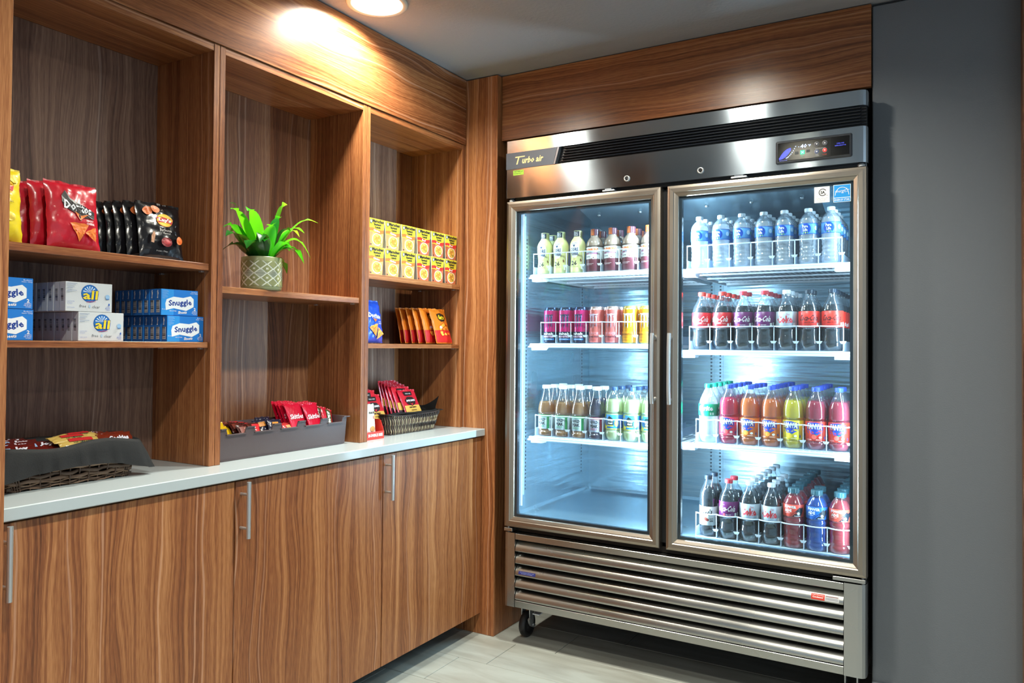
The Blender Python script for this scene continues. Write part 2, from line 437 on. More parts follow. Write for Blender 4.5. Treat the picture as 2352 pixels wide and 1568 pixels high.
ceil = bpy.data.objects.new('ceiling', cme); COL.objects.link(ceil); ceil.location = (0, 0, CEIL); ceil['kind'] = 'structure'
TRIM = P((214, 212, 202), 0.35); LENS = P((255, 250, 238), 0.4, 0, 0, 0, 200, 9.0)
dl_labels = ['white recessed downlight in the ceiling above the wooden header', 'white recessed downlight in the ceiling in front of the refrigerator', 'added unseen fill downlight in the ceiling beside the snack shelves',
             'added unseen fill downlight in the ceiling by the grey wall', 'added unseen fill downlight in the ceiling farthest back on the right', 'added unseen fill downlight in the ceiling farthest back on the left']
for i, (lx, ly, _) in enumerate(DOWNLIGHTS):
    t = thing('downlight', dl_labels[i], 'ceiling light', (lx, ly, CEIL), group='recessed ceiling downlights')
    b = MB(); b.lathe([(0.103, -0.0005), (0.102, -0.005), (0.094, -0.0075), (0.080, -0.004), (0.0775, 0.004), (0.074, 0.045)], TRIM, 40); b.build('trim_ring', t)
    b = MB(); b.lathe([(0.0755, 0.045), (0.05, 0.0445), (0.0, 0.044)], LENS, 40); b.build('lens', t)

simple_box('wall_left', -2.34, -2.18, -3.2, 3.70, 0, 2.50, P((120, 118, 114), 0.7), kind='structure')
simple_box('wall_back', -2.30, 1.6, 3.60, 3.72, 0, 2.50, P((150, 150, 148), 0.7), kind='structure')
simple_box('wall_right', -0.256, 1.6, 2.800, 3.60, 0, 2.36, GREY, 0.003, kind='structure')
simple_box('baseboard_right', -0.256, 0.155, 2.789, 2.801, 0, 0.128, P((134, 138, 142), 0.5), 0.002, kind='structure')
simple_box('trim_1', 0.157, 0.26, 2.740, 2.799, 0, 2.36, wood(2, 0, 0.5, 3.0), 0.001, kind='structure')
# wooden pilasters at both ends of the shelving, and the board over the refrigerator
pl = MB(); pl.box(-2.17, -1.695, 2.7605, 3.56, 0.0, 2.366, wood(2, 0, 1.0, 1.7, 1.0), 0.0015)
tag(pl.build('pilaster', loc=(0, 0, 0)), 'full-height walnut pilaster between the snack shelves and the refrigerator', 'pilaster')
pl = MB(); pl.box(-1.852, -1.695, 0.69, 0.8405, 0.0, 2.366, wood(2, 1, 1.0, 0.4, 0.8), 0.001)
tag(pl.build('pilaster'), 'narrow walnut end panel at the left edge of the picture', 'pilaster')
pl = MB(); pl.box(-1.693, -0.2585, 2.792, 2.812, 2.0905, 2.3665, wood(0, 2, 0.68, 2.2, 1.1, 0.30), 0.001)
tag(pl.build('fascia_board'), 'walnut fascia board with horizontal grain above the refrigerator', 'panel')
pl = MB(); pl.box(-1.905, -1.853, 0.843, 2.7585, 2.0855, 2.3665, wood(1, 2, 0.95, 5.3, 1.3, 0.27), 0.001)
tag(pl.build('header_board'), 'walnut header board with horizontal grain above the open shelves', 'panel')

# ------------------------------------------------------------------ base cabinets and counter
CF = -1.758
doors = [(0.8465, 1.4737, 0.868, 'left-hand walnut base cabinet under the laundry and chip shelves'),
         (1.4767, 2.1117, 1.495, 'middle walnut base cabinet under the potted plant bay'),
         (2.1147, 2.7560, 2.127, 'right-hand walnut base cabinet beside the pilaster')]
CHR = P((206, 208, 208), 0.28, 0.75)
for i, (y0, y1, hy, lb) in enumerate(doors):
    t = thing('base_cabinet', lb, 'cabinet', (CF, (y0 + y1) / 2, 0), group='walnut base cabinets')
    yc = (y0 + y1) / 2; ins = lambda a, b, c, d, e, f, m, bv=0.0, n='x': simple_box(n, a - CF, b - CF, c - yc, d - yc, e, f, m, bv, t)
    ins(-2.16, -1.781, y0 - 0.0008, y1 + 0.0008, 0.094, 0.8365, P((58, 40, 28), 0.7), 0, 'carcass')
    ins(-2.16, -1.900, y0 - 0.0008, y1 + 0.0008, 0.0, 0.0915, P((38, 32, 28), 0.7), 0, 'toe_kick')
    b = MB(); b.box(-1.7785 - CF, 0, y0 + 0.0006 - yc, y1 - 0.0006 - yc, 0.090, 0.831, wood(2, 1, 0.92, 0.9 + 1.3 * i, 1.5, 0.36), 0.0008); d = b.build('door', t)
    b = MB(); hx = -1.725 - CF
    b.tube([(hx, hy - yc, 0.673), (hx, hy - yc, 0.831)], 0.0062, CHR, 12)
    for z in (0.700, 0.795): b.tube([(0.0, hy - yc, z), (hx, hy - yc, z)], 0.0042, CHR, 8)
    b.build('handle', d)
QZ = P((184, 196, 200), 0.16, 0, 0.0, 0, 200, 0, 0.015)
b = MB(); b.box(-2.17, -1.743, 0.842, 2.7595, 0.8375, CT, QZ, 0.0022); b.box(-2.17, -1.8555, 0.785, 0.842, 0.8375, CT, QZ)
tag(b.build('countertop'), 'pale grey-white quartz countertop running along the base cabinets', 'countertop')

# ------------------------------------------------------------------ open shelf units
SF = -1.856
units = [(0.790, 1.4815, [1.447, 1.222], 'left-hand open walnut shelf unit with chips and laundry boxes'),
         (1.4830, 2.1205, [1.386], 'middle open walnut shelf unit with a potted plant'),
         (2.1220, 2.7555, [1.478, 1.222], 'right-hand open walnut shelf unit with noodle cups')]
SHELF_TOPS = {}
for i, (y0, y1, shs, lb) in enumerate(units):
    yc = (y0 + y1) / 2
    t = thing('shelf_unit', lb, 'shelf unit', (SF, yc, CT), group='open walnut shelf units')
    def bx(n, x0, x1, a, c, z0, z1, m, bv=0.0006):
        b = MB(); b.box(x0 - SF, x1 - SF, a - yc, c - yc, z0 - CT, z1 - CT, m, bv); return b.build(n, t)
    T = 0.0188
    bx('side_panel', -2.128, SF, y0, y0 + T, CT + 0.0005, 2.0838, wood(2, 0, 0.9, 2.0 + i, 0.5))
    bx('side_panel', -2.128, SF, y1 - T, y1, CT + 0.0005, 2.0838, wood(2, 0, 0.9, 3.1 + i, 0.5))
    bx('top_panel', -2.128, SF - 0.001, y0 + T + 0.0004, y1 - T - 0.0004, 2.062, 2.0836, wood(1, 0, 0.9, 3.7 + i, 0.6))
    if i < 2:
        bx('back_panel', -2.127, -2.115, y0 + T, y1 - T, CT + 0.0005, 2.062, wood(2, 1, (0.82, 0.62)[i], 6.0 + i, 1.3, 0.52, (0.50, 0.12)[i]))  # left bay's grey puts the veneer's lamp sheen into its colour
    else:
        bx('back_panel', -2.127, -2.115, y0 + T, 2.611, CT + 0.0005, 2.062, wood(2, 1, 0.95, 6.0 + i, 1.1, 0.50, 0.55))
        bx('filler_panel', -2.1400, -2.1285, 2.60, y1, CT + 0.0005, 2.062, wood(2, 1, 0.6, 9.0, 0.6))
    for z in shs:
        tk = 0.0195 if z != 1.222 else 0.0165
        s = bx('shelf', -2.113, SF - 0.008, y0 + T + 0.0022, y1 - T - 0.0022, z - tk, z, wood(1, 0, 0.92, z * 3, 0.4), 0.0008)
        for yy in (y0 + T, y1 - T):
            for xx in (-2.08, -1.90):
                b = MB(); sgn = 1 if yy < yc else -1
                ya, yb = sorted((yy, yy + sgn * 0.010)); b.box(xx - SF, xx + 0.012 - SF, ya - yc, yb - yc, z - tk - 0.004 - CT, z - tk - CT, CHR, 0.0005)
                b.build('shelf_pin', s)

# ================================================================== THE REFRIGERATOR
FY = 2.705
X0, X1 = -1.617, -0.262
fr = thing('glass_door_refrigerator', 'stainless two-door glass merchandiser refrigerator full of bottled drinks', 'refrigerator', ((X0 + X1) / 2, FY, 0))
FX = (X0 + X1) / 2
def rel(o): o.location = (-FX, -FY, 0); return o
STL = steel((206, 218, 228), 0.15, 0.90, 0, 1.0, 0.0)
STL2 = steel((176, 176, 174), 0.26, 0.6, 0, 1.0, 0.0)
BLK = P((14, 14, 16), 0.35); DGREY = P((52, 55, 62), 0.4)
# outer body
b = MB()
b.box(X0 + 0.006, X0 + 0.036, 2.752, 3.50, 0.164, 2.050, STL2); b.box(X1 - 0.036, X1 - 0.006, 2.752, 3.50, 0.164, 2.050, STL2)
b.box(X0 + 0.036, X1 - 0.036, 3.452, 3.50, 0.164, 2.050, STL2); b.box(X0 + 0.036, X1 - 0.036, 2.752, 3.452, 1.812, 2.050, DGREY)
b.box(X0 + 0.036, X1 - 0.036, 2.775, 3.452, 0.466, 0.510, DGREY); b.box(X0 + 0.036, X1 - 0.036, 2.752, 3.45, 0.164, 0.176, DGREY)
rel(b.build('body', fr))
# bright liner
LIN = steel((172, 200, 214), 0.24, 0.4, 0, 1.0, 0.22, 0.78)
b = MB()
b.box(X0 + 0.0362, X0 + 0.042, 2.752, 3.446, 0.522, 1.806, LIN); b.box(X1 - 0.042, X1 - 0.0362, 2.752, 3.446, 0.522, 1.806, LIN)
b.box(X0 + 0.042, X1 - 0.042, 3.440, 3.446, 0.522, 1.806, LIN); b.box(X0 + 0.042, X1 - 0.042, 2.756, 3.440, 1.800, 1.806, LIN)
b.box(X0 + 0.042, X1 - 0.042, 2.752, 3.440, 0.512, 0.522, LIN)
# rounded fillets round the floor of the liner
for (a, c, d, e) in ((X0 + 0.042, 2.76, X0 + 0.042, 3.44), (X1 - 0.042, 2.76, X1 - 0.042, 3.44)):
    s_ = 1 if a < FX else -1
    b.prism([(a, 0.522), (a + s_ * 0.018, 0.522), (a + s_ * 0.006, 0.527), (a, 0.540)], 1, c, e, LIN)
b.prism([(3.44, 0.522), (3.422, 0.522), (3.434, 0.527), (3.44, 0.540)], 0, X0 + 0.06, X1 - 0.06, LIN)
rel(b.build('liner', fr))
WPL = P((232, 238, 244), 0.35); WPL2 = P((225, 232, 240), 0.3)
# centre post
b = MB(); b.box(-0.972, -0.912, 2.748, 2.766, 0.523, 1.799, STL2, 0.002); b.box(-0.955, -0.929, 2.735, 2.748, 0.50, 1.80, BLK, 0.001)
rel(b.build('centre_post', fr))
TUBE = P((214, 232, 255), 0.4, 0, 0, 0, 200, 6.0)
for sx in (-1, 1):
    b = MB(); b.box(-0.942 + sx * 0.031 - 0.004, -0.942 + sx * 0.031 + 0.004, 2.7705, 2.778, 0.56, 1.77, TUBE, 0.002); b.box(-0.942 + sx * 0.026 - 0.004, -0.942 + sx * 0.026 + 0.002, 2.7665, 2.782, 0.55, 1.78, WPL)
    rel(b.build('post_and_fill_strip', fr))
b = MB(); b.box(-1.574, -1.567, 2.766, 2.772, 0.56, 1.77, P((214, 232, 255), 0.4, 0, 0, 0, 200, 0.7)); rel(b.build('post_and_fill_strip', fr))  # left jamb strip, added to brighten the bottle fronts beside it
b = MB(); b.box(-0.3105, -0.3045, 2.766, 2.772, 0.56, 1.77, P((214, 232, 255), 0.4, 0, 0, 0, 200, 0.7)); rel(b.build('post_and_fill_strip', fr))  # right jamb strip, added behind the stile to brighten the right-hand lanes
# cooling unit under the roof of the cabinet
b = MB()
b.prism([(3.439, 1.799), (2.86, 1.799), (2.86, 1.785), (3.05, 1.735), (3.30, 1.690), (3.439, 1.690)], 0, -1.36, -0.44, LIN)
for xx in (-1.30, -1.12, -0.85, -0.68, -0.5):
    b.lathe([(0.0, -0.006), (0.006, -0.005), (0.007, 0.0)], CHR, 10, (xx, 2.93, 1.764))
b.box(-1.42, -1.36, 3.2, 3.43, 1.66, 1.79, WPL, 0.004)
rel(b.build('cooling_unit', fr))
# header
def hdr_profile(z0, z1, name, mat):
    b = MB(); poly = [(X0, 2.752), (X0, FY + 0.004), (X0 + 0.002, FY + 0.001), (X0 + 0.005, FY), (X1 - 0.022, FY), (X1 - 0.012, FY + 0.002), (X1 - 0.005, FY + 0.008), (X1 - 0.001, FY + 0.018), (X1, FY + 0.030), (X1, 2.752)]
    b.prism(poly, 2, z0, z1, mat, False)
    return rel(b.build(name, fr))
hdr_profile(2.0075, 2.057, 'header_band', STL)
hdr = hdr_profile(1.822, 1.9395, 'control_band', STL)
b = MB(); b.box(X0 + 0.002, X1 - 0.004, 2.722, 2.75, 1.9397, 2.0073, BLK)
g = rel(b.build('vent_grille', fr)); g.location = (-FX, -FY, 0)
for k in range(6):
    z = 1.9475 + k * 0.0104
    b = MB(); b.box(-1.372 - k * -0.0035, X1 - 0.020, FY + 0.002, FY + 0.018, z, z + 0.0035, P((22, 26, 34), 0.18), 0.001)
    b.box(X1 - 0.021, X1 - 0.003, FY + 0.010, FY + 0.026, z, z + 0.0035, P((22, 26, 34), 0.18), 0.001); b.build('vent_slat', g)
# name plate
b = MB()
b.prism([(X0 + 0.001, 1.9400), (-1.400, 1.9400), (-1.382, 2.0070), (X0 + 0.001, 2.0070)], 1, FY - 0.002, FY + 0.02, P((70, 76, 86), 0.42, 0.3, 0, 0.15, 900))
b.prism([(-1.398, 1.9400), (-1.390, 1.9400), (-1.371, 2.0070), (-1.379, 2.0070)], 1, FY - 0.004, FY + 0.02, P((120, 128, 138), 0.25, 0.6))
GOLD = (236, 216, 150)
draw(b, y_map(0, FY - 0.002, 0), [('T', 'urbo air', -1.4915, 1.9715, 0.096, 0.0265, GOLD, {'shear': 0.25, 'bold': 0.03}), ('P', [(-1.572, 1.9895), (-1.527, 1.9895), (-1.529, 1.9855), (-1.573, 1.9845)], GOLD),
     ('P', [(-1.5585, 1.9865), (-1.553, 1.9865), (-1.5615, 1.9575), (-1.568, 1.9575)], GOLD)], 0.0004)
rel(b.build('name_plate', fr))
# green refrigerant sticker
b = MB(); draw(b, y_map(0, FY, 0), [('R', -1.583, -1.534, 1.914, 1.934, (150, 190, 50)), ('T', 'NATURAL', -1.563, 1.929, 0.030, 0.0055, (24, 50, 20), {'bold': 0.02}), ('T', 'Refrigerant', -1.563, 1.9205, 0.032, 0.006, (24, 50, 20), {'bold': 0.01}),
     ('P', [(-1.546, 1.925), (-1.538, 1.932), (-1.541, 1.926)], (20, 70, 20))], 0.0003)
rel(b.build('refrigerant_sticker', fr))['label'] = 'small green sticker with dark lettering'
# locks
for lx in (-1.087, -0.806):
    b = MB(); M_ = Matrix.Translation((lx, FY, 1.851)) @ Matrix.Rotation(pi / 2, 4, 'X')
    b.lathe([(0.0115, -0.002), (0.0115, 0.004), (0.0095, 0.006), (0.008, 0.006), (0.0075, 0.002), (0.0, 0.002)], CHR, 20, M=M_)
    b.lathe([(0.0055, 0.001), (0.0055, 0.0045), (0.0, 0.005)], P((60, 60, 62), 0.3, 0.9), 16, M=M_); b.box(-0.001, 0.001, -0.004, 0.004, 0.0045, 0.0055, BLK, M=M_)
    rel(b.build('lock', fr))
# control panel
b = MB(); b.box(-0.546, -0.306, FY - 0.006, FY + 0.012, 1.842, 1.920, P((36, 38, 44), 0.3), 0.004); b.box(-0.540, -0.312, FY - 0.0075, FY, 1.848, 1.914, P((10, 11, 14), 0.12), 0.003)
cp = rel(b.build('control_panel', fr))
BLU = P((60, 70, 235), 0.4, 0, 0, 0, 200, 2.2); LBL = P((190, 210, 255), 0.4, 0, 0, 0, 200, 1.6); GRN = P((30, 190, 130), 0.4, 0, 0, 0, 200, 1.0)
def glow(name, fn):
    b = MB(); fn(b); return b.build(name, cp)
FP = FY - 0.0077
def disp(b):
    # fan-shaped temperature graphic made of bars
    for i in range(16):
        t0 = i / 15; h = 0.004 + 0.030 * (1 - (1 - t0) ** 2) 
        xx = -0.534 + 0.036 * t0; yb = 1.856 + 0.026 * t0 * t0
        b.add([(xx, FP, yb), (xx + 0.0017, FP, yb), (xx + 0.0017, FP, 1.858 + h), (xx, FP, 1.858 + h)], [(0, 1, 2, 3)], BLU)
    for i in range(9):
        t0 = i / 8; xx = -0.512 + 0.030 * t0; yb = 1.858 + 0.036 * t0 ** 1.6
        b.add([(xx, FP, yb), (xx + 0.0022, FP, yb), (xx + 0.0022, FP, yb + 0.003), (xx, FP, yb + 0.003)], [(0, 1, 2, 3)], LBL)
    for (tx, x, z, w, h, mm, o) in (('40', -0.4565, 1.894, 0.020, 0.0125, LBL, {'shear': 0.12, 'bold': 0.0}), ('°F', -0.438, 1.894, 0.009, 0.007, LBL, {}), ('-', -0.471, 1.893, 0.003, 0.001, LBL, {})):
        vs, fs, x0, x1, y0, y1 = text_mesh(tx, 0.01, 1); sx = w / (x1 - x0); sy = h / (y1 - y0)
        b.add([(x + (p[0] - (x0 + x1) / 2) * sx + 0.15 * (p[1] - y0) * sy, FP, z + (p[1] - (y0 + y1) / 2) * sy) for p in vs], fs, mm)
    b.add([(-0.466, FP, 1.866), (-0.452, FP, 1.866), (-0.452, FP, 1.880), (-0.466, FP, 1.880)], [(0, 1, 2, 3)], GRN)
    for an in range(4):
        a = an * pi / 2 + 0.5; b.add([(-0.459, FP - .0003, 1.873), (-0.459 + 0.005 * cos(a), FP - .0003, 1.873 + 0.005 * sin(a)), (-0.459 + 0.005 * cos(a + .6), FP - .0003, 1.873 + 0.005 * sin(a + .6))], [(0, 1, 2)], LBL)
    draw(b, y_map(0, FP, 0), [('T', 'TEMPERATURE', -0.521, 1.852, 0.026, 0.0028, (130, 140, 250)), ('T', 'FAN', -0.459, 1.861, 0.008, 0.003, (60, 200, 150)), ('R', -0.483, -0.471, 1.868, 1.878, (40, 46, 50)), ('R', -0.447, -0.435, 1.871, 1.880, (40, 46, 50)),
        ('T', 'TEMPERATURE', -0.403, 1.880, 0.034, 0.0028, (190, 190, 196)), ('T', 'TURBO', -0.414, 1.860, 0.012, 0.0026, (190, 190, 196)), ('T', 'COOLING', -0.414, 1.8565, 0.015, 0.0026, (190, 190, 196)), ('T', 'POWER', -0.389, 1.858, 0.013, 0.0026, (240, 90, 70)),
        ('R', -0.3725, -0.3722, 1.852, 1.912, (50, 50, 60)), ('T', 'DELUXE', -0.341, 1.889, 0.022, 0.004, (80, 90, 250), {'bold': 0.02}), ('T', 'REFRIGERATOR', -0.341, 1.882, 0.034, 0.004, (80, 90, 250), {'bold': 0.02})], 0.0001)
glow('display', disp)
for (x, z, c, s_) in ((-0.414, 1.895, (60, 60, 66), '▼'), (-0.389, 1.896, (60, 60, 66), '▲'), (-0.414, 1.870, (70, 80, 110), '*'), (-0.389, 1.872, (220, 50, 40), 'o')):
    b = MB(); M_ = Matrix.Translation((x, FP, z)) @ Matrix.Rotation(pi / 2, 4, 'X')
    b.lathe([(0.0075, 0.0), (0.0072, 0.0012), (0.0058, 0.0014), (0.0, 0.0016)], P(c, 0.3), 18, M=M_); b.lathe([(0.0076, 0.0002), (0.0078, 0.0012), (0.0066, 0.0016)], P((170, 170, 176), 0.3, 0.6), 18, M=M_)
    if s_ in '▼▲':
        d = -1 if s_ == '▼' else 1; b.add([(x - 0.003, FP - 0.0018, z - d * 0.002), (x + 0.003, FP - 0.0018, z - d * 0.002), (x, FP - 0.0018, z + d * 0.003)], [(0, 1, 2)], P((230, 230, 232), 0.4))
    else: draw(b, y_map(0, FP - 0.0016, 0), [('T', s_, x, z, 0.006, 0.006, (235, 235, 238), {'bold': 0.03})], 0.0003)
    b.build('button', cp)
# hinge covers and clips between header and doors
for (a, c, z0, z1) in ((-1.190, -1.140, 1.812, 1.818), (-0.70, -0.645, 1.812, 1.819)):
    b = MB(); b.box(a, c, FY + 0.004, FY + 0.05, z0, z1, WPL, 0.002); b.box(a + 0.012, c - 0.012, FY + 0.002, FY + 0.03, z1, z1 + 0.008, WPL, 0.001); rel(b.build('door_closer', fr))
for x in (X0 + 0.006, X1 - 0.032):
    b = MB(); b.lathe([(0.011, 0.0), (0.012, 0.006), (0.008, 0.010), (0.0, 0.011)], P((190, 194, 196), 0.4), 14, (x + 0.012, FY + 0.02, 1.8105)); rel(b.build('hinge_cap', fr))
b = MB(); b.box(X0 + 0.01, X1 - 0.01, 2.73, 2.752, 1.8105, 1.8215, P((36, 38, 42), 0.4)); rel(b.build('header_gap', fr))

# doors
DM = steel((160, 150, 138), 0.34, 0.3, 0, 1.0)
GLS = clear((240, 249, 252), 0.055, 0.010, (200, 220, 240), 0.02)
def door(x0, x1, z0, z1, lb):
    # mitred frame: profile (inset, y)
    prof = [(0.0, 2.746), (0.0, 2.713), (0.0025, 2.7085), (0.006, 2.7075), (0.0085, 2.7065), (0.012, 2.7050), (0.0245, 2.7055), (0.0275, 2.7085), (0.0305, 2.7095), (0.0400, 2.7150), (0.0420, 2.7185), (0.0420, 2.746)]
    b = MB(); n = len(prof)
    cs = [lambda i: (x0 + i, z0 + i), lambda i: (x1 - i, z0 + i), lambda i: (x1 - i, z1 - i), lambda i: (x0 + i, z1 - i)]
    for k in range(4):
        A, B = cs[k], cs[(k + 1) % 4]; vs = []
        for (i, y) in prof:
            p = A(i); q = B(i); vs += [(p[0], y, p[1]), (q[0], y, q[1])]
        fs = [(2 * j, 2 * j + 1, 2 * j + 3, 2 * j + 2) for j in range(n - 1)] + [(2 * n - 2, 2 * n - 1, 1, 0)]
        b.add(vs, fs, DM)
    d = rel(b.build('door', fr)); d['label'] = lb
    b = MB(); b.box(x0 + 0.0421, x1 - 0.0421, 2.7205, 2.7225, z0 + 0.0421, z1 - 0.0421, GLS); b.build('glass_pane', d)
    # dark spacer round the pane
    b = MB(); i0, i1 = 0.0421, 0.052; SPM = P((44, 56, 66), 0.25, 0.5)
    for (a, c, e, f) in ((x0 + i0, x0 + i1, z0 + i0, z1 - i0), (x1 - i1, x1 - i0, z0 + i0, z1 - i0), (x0 + i1, x1 - i1, z0 + i0, z0 + i1), (x0 + i1, x1 - i1, z1 - i1, z1 - i0)):
        b.box(a, c, 2.7228, 2.740, e, f, SPM)
    b.build('pane_spacer', d)
    b = MB()
    for (a, c, e, f) in ((x0 + .006, x0 + 0.026, z0 + .006, z1 - .006), (x1 - 0.026, x1 - .006, z0 + .006, z1 - .006), (x0 + 0.026, x1 - 0.026, z0 + .006, z0 + 0.026), (x0 + 0.026, x1 - 0.026, z1 - 0.026, z1 - .006)):
        b.box(a, c, 2.7462, 2.7515, e, f, P((60, 62, 64), 0.6))
    b.build('gasket', d)
    return d
dL = door(X0 + 0.001, -0.9545, 0.4825, 1.8095, 'left-hand glass door'); dR = door(-0.9315, X1 - 0.0015, 0.4815, 1.8085, 'right-hand glass door')
for (d, hx, s_) in ((dL, -0.9765, 1), (dR, -0.9125, -1)):
    b = MB(); pts = []
    for k in range(17):
        t_ = k / 16; z = 1.012 + 0.256 * t_; e = abs(2 * t_ - 1)
        pts.append((hx, FY - 0.026 + 0.006 * (e ** 4), z))
    b.tube(pts, 0.0098, CHR, 12, flat=0.75); 
    b.tube([(hx, FY - 0.022, 1.020), (hx + s_ * 0.004, FY + 0.002, 1.030)], 0.0065, CHR, 8); b.tube([(hx, FY - 0.022, 1.260), (hx + s_ * 0.004, FY + 0.002, 1.250)], 0.0065, CHR, 8)
    b.build('handle', d)
# stickers on the right-hand pane
GY = 2.7200
b = MB(); draw(b, y_map(0, GY, 0), [('R', -0.425, -0.377, 1.703, 1.756, (236, 236, 232)), ('E', -0.399, 1.737, 0.0125, 0.0125, (40, 42, 46)), ('E', -0.399, 1.737, 0.0098, 0.0098, (236, 236, 232)), ('R', -0.392, -0.385, 1.732, 1.742, (236, 236, 232)), ('T', 'SA', -0.3985, 1.737, 0.014, 0.0105, (40, 42, 46), {'bold': 0.05}),
    ('T', 'C', -0.4165, 1.724, 0.003, 0.004, (60, 60, 64)), ('T', 'US', -0.386, 1.726, 0.007, 0.004, (60, 60, 64)), ('T', 'Energy Verified Only', -0.401, 1.7175, 0.036, 0.003, (80, 80, 84)), ('T', 'Energie Verifiee', -0.401, 1.713, 0.030, 0.003, (80, 80, 84)), ('T', 'Seulement', -0.401, 1.7085, 0.020, 0.003, (80, 80, 84))], 0.0002)
b.build('certification_sticker', dR)['label'] = 'square white sticker with a round black mark'
import itertools
st = []
for k in range(10):
    a = pi / 2 + k * pi / 5; r = 0.0085 if k % 2 == 0 else 0.0036; st.append((-0.3245 + r * cos(a), 1.7375 + r * sin(a)))
arc = [(-0.3390 + 0.0215 * cos(a), 1.7225 + 0.0270 * sin(a)) for a in [pi * t_ / 14 for t_ in range(0, 15)]]
arc2 = [(-0.3390 + 0.0200 * cos(a), 1.7225 + 0.0255 * sin(a)) for a in [pi * t_ / 14 for t_ in range(14, -1, -1)]]
b = MB(); draw(b, y_map(0, GY, 0), [('R', -0.3655, -0.3125, 1.7000, 1.7575, (232, 244, 252)), ('R', -0.3640, -0.3140, 1.7155, 1.7560, (20, 145, 220)), ('R', -0.3640, -0.3140, 1.7015, 1.7135, (20, 145, 220)), ('T', 'ENERGY STAR', -0.3390, 1.7075, 0.046, 0.0065, WHITE, {'bold': 0.01}),
    ('T', 'energy', -0.3455, 1.7335, 0.030, 0.0105, WHITE, {'shear': 0.25})], 0.0002)
for i in range(14):
    b.add([(arc[i][0], GY - 0.0011, arc[i][1]), (arc[i + 1][0], GY - 0.0011, arc[i + 1][1]), (arc2[13 - i][0], GY - 0.0011, arc2[13 - i][1]), (arc2[14 - i][0], GY - 0.0011, arc2[14 - i][1])], [(0, 1, 2, 3)], P(WHITE, 0.45))
for k in range(10):
    p, q = st[k], st[(k + 1) % 10]; ins_ = lambda z: (-0.3245 + (z[0] + 0.3245) * .78, 1.7375 + (z[1] - 1.7375) * .78); p2, q2 = ins_(p), ins_(q)
    b.add([(p[0], GY - .0012, p[1]), (q[0], GY - .0012, q[1]), (q2[0], GY - .0012, q2[1]), (p2[0], GY - .0012, p2[1])], [(0, 1, 2, 3)], P(WHITE, 0.45))
b.build('efficiency_sticker', dR)['label'] = 'square blue sticker with a white star'
# base
b = MB(); pr = lambda a, c, flip: ([(a, 2.76), (a, FY + 0.024), (a + 0.003, FY + 0.010), (a + 0.010, FY + 0.002), (a + 0.020, FY), (c, FY), (c, 2.76)])
b.prism(pr(X0 + 0.001, -1.5625, 0), 2, 0.163, 0.461, STL2); rel(b.build('corner_post', fr))
b = MB(); q = [(-(p[0]) + (-0.3305 + -1.5625 + 0.0), p[1]) for p in pr(X0 + 0.001, -1.5625, 0)][::-1]
sh_ = (-0.3305) - max(p[0] for p in [(0, 0)]) 
q = [(-0.3305 + (-1.5625 - p[0]) * 0.0 + (-1.5625 - p[0]) * 1.235, p[1]) for p in pr(X0 + 0.001, -1.5625, 0)][::-1]
b.prism(q, 2, 0.163, 0.461, STL2); rel(b.build('corner_post', fr))
LV = steel((176, 176, 172), 0.27, 0.3, 0, 1.0, 0.0)
b = MB(); b.box(-1.5615, -0.3315, FY + 0.001, 2.75, 0.4355, 0.459, LV, 0.001); b.box(-1.5615, -0.3315, FY + 0.002, 2.75, 0.163, 0.190, LV, 0.001)
b.box(-1.5615, -0.3315, 2.742, 2.752, 0.190, 0.436, P((40, 36, 32), 0.5, 0.4))
lp = rel(b.build('louver_panel', fr))
pit = (0.4345 - 0.192) / 5
PF = [(0.0018, 0.0022), (0.0012, 0.0055), (0.0016, 0.011), (0.0040, 0.0185), (0.0085, 0.0255), (0.0150, 0.0325), (0.0230, 0.0385)]
def slat_map(z):
    def f(a, c, off):
        y = PF[0][0]
        for (ya, za), (yb, zb) in zip(PF, PF[1:]):
            if za <= c <= zb: y = ya + (yb - ya) * (c - za) / (zb - za)
        return (a, FY + y - off, z + c)
    return f
for k in range(5):
    z = 0.192 + k * pit
    pf = [(FY + 0.0045, z + 0.001), (FY + 0.0018, z + 0.0022), (FY + 0.0012, z + 0.0055), (FY + 0.0016, z + 0.011), (FY + 0.0040, z + 0.0185), (FY + 0.0085, z + 0.0255), (FY + 0.0150, z + 0.0325), (FY + 0.0230, z + 0.0385), (FY + 0.0320, z + 0.0425), (FY + 0.0320, z + 0.0415), (FY + 0.0150, z + 0.0312), (FY + 0.0045, z + 0.0170), (FY + 0.0028, z + 0.008), (FY + 0.0050, z + 0.003)]
    b = MB(); b.prism(pf, 0, -1.5605, -0.3325, LV, True); b.build('louver_slat', lp)
b = MB(); z = 0.192 + 2 * pit; draw(b, slat_map(z), [('R', -1.545, -1.468, 0.0095, 0.0215, (30, 40, 110)), ('T', 'For service, please call', -1.507, 0.0175, 0.062, 0.003, (200, 206, 230)), ('T', 'the number on this plate', -1.507, 0.0130, 0.050, 0.003, (200, 206, 230))], 0.0006)
b.build('service_plate', lp)['label'] = 'small dark blue plate with pale lettering'
b = MB(); z = 0.192 + 4 * pit; draw(b, slat_map(z), [('R', -0.431, -0.389, 0.006, 0.024, (214, 66, 48)), ('R', -0.389, -0.345, 0.006, 0.024, (206, 206, 206)), ('T', 'Self-Cleaning', -0.410, 0.0205, 0.034, 0.004, WHITE), ('T', 'Condenser', -0.410, 0.0145, 0.034, 0.005, WHITE, {'bold': 0.03}),
    ('R', -0.386, -0.348, 0.0195, 0.0215, (110, 60, 60)), ('R', -0.386, -0.348, 0.0155, 0.0165, (120, 124, 140)), ('R', -0.386, -0.348, 0.0120, 0.0130, (120, 124, 140))], 0.0006)
b.build('condenser_sticker', lp)['label'] = 'red and silver sticker'
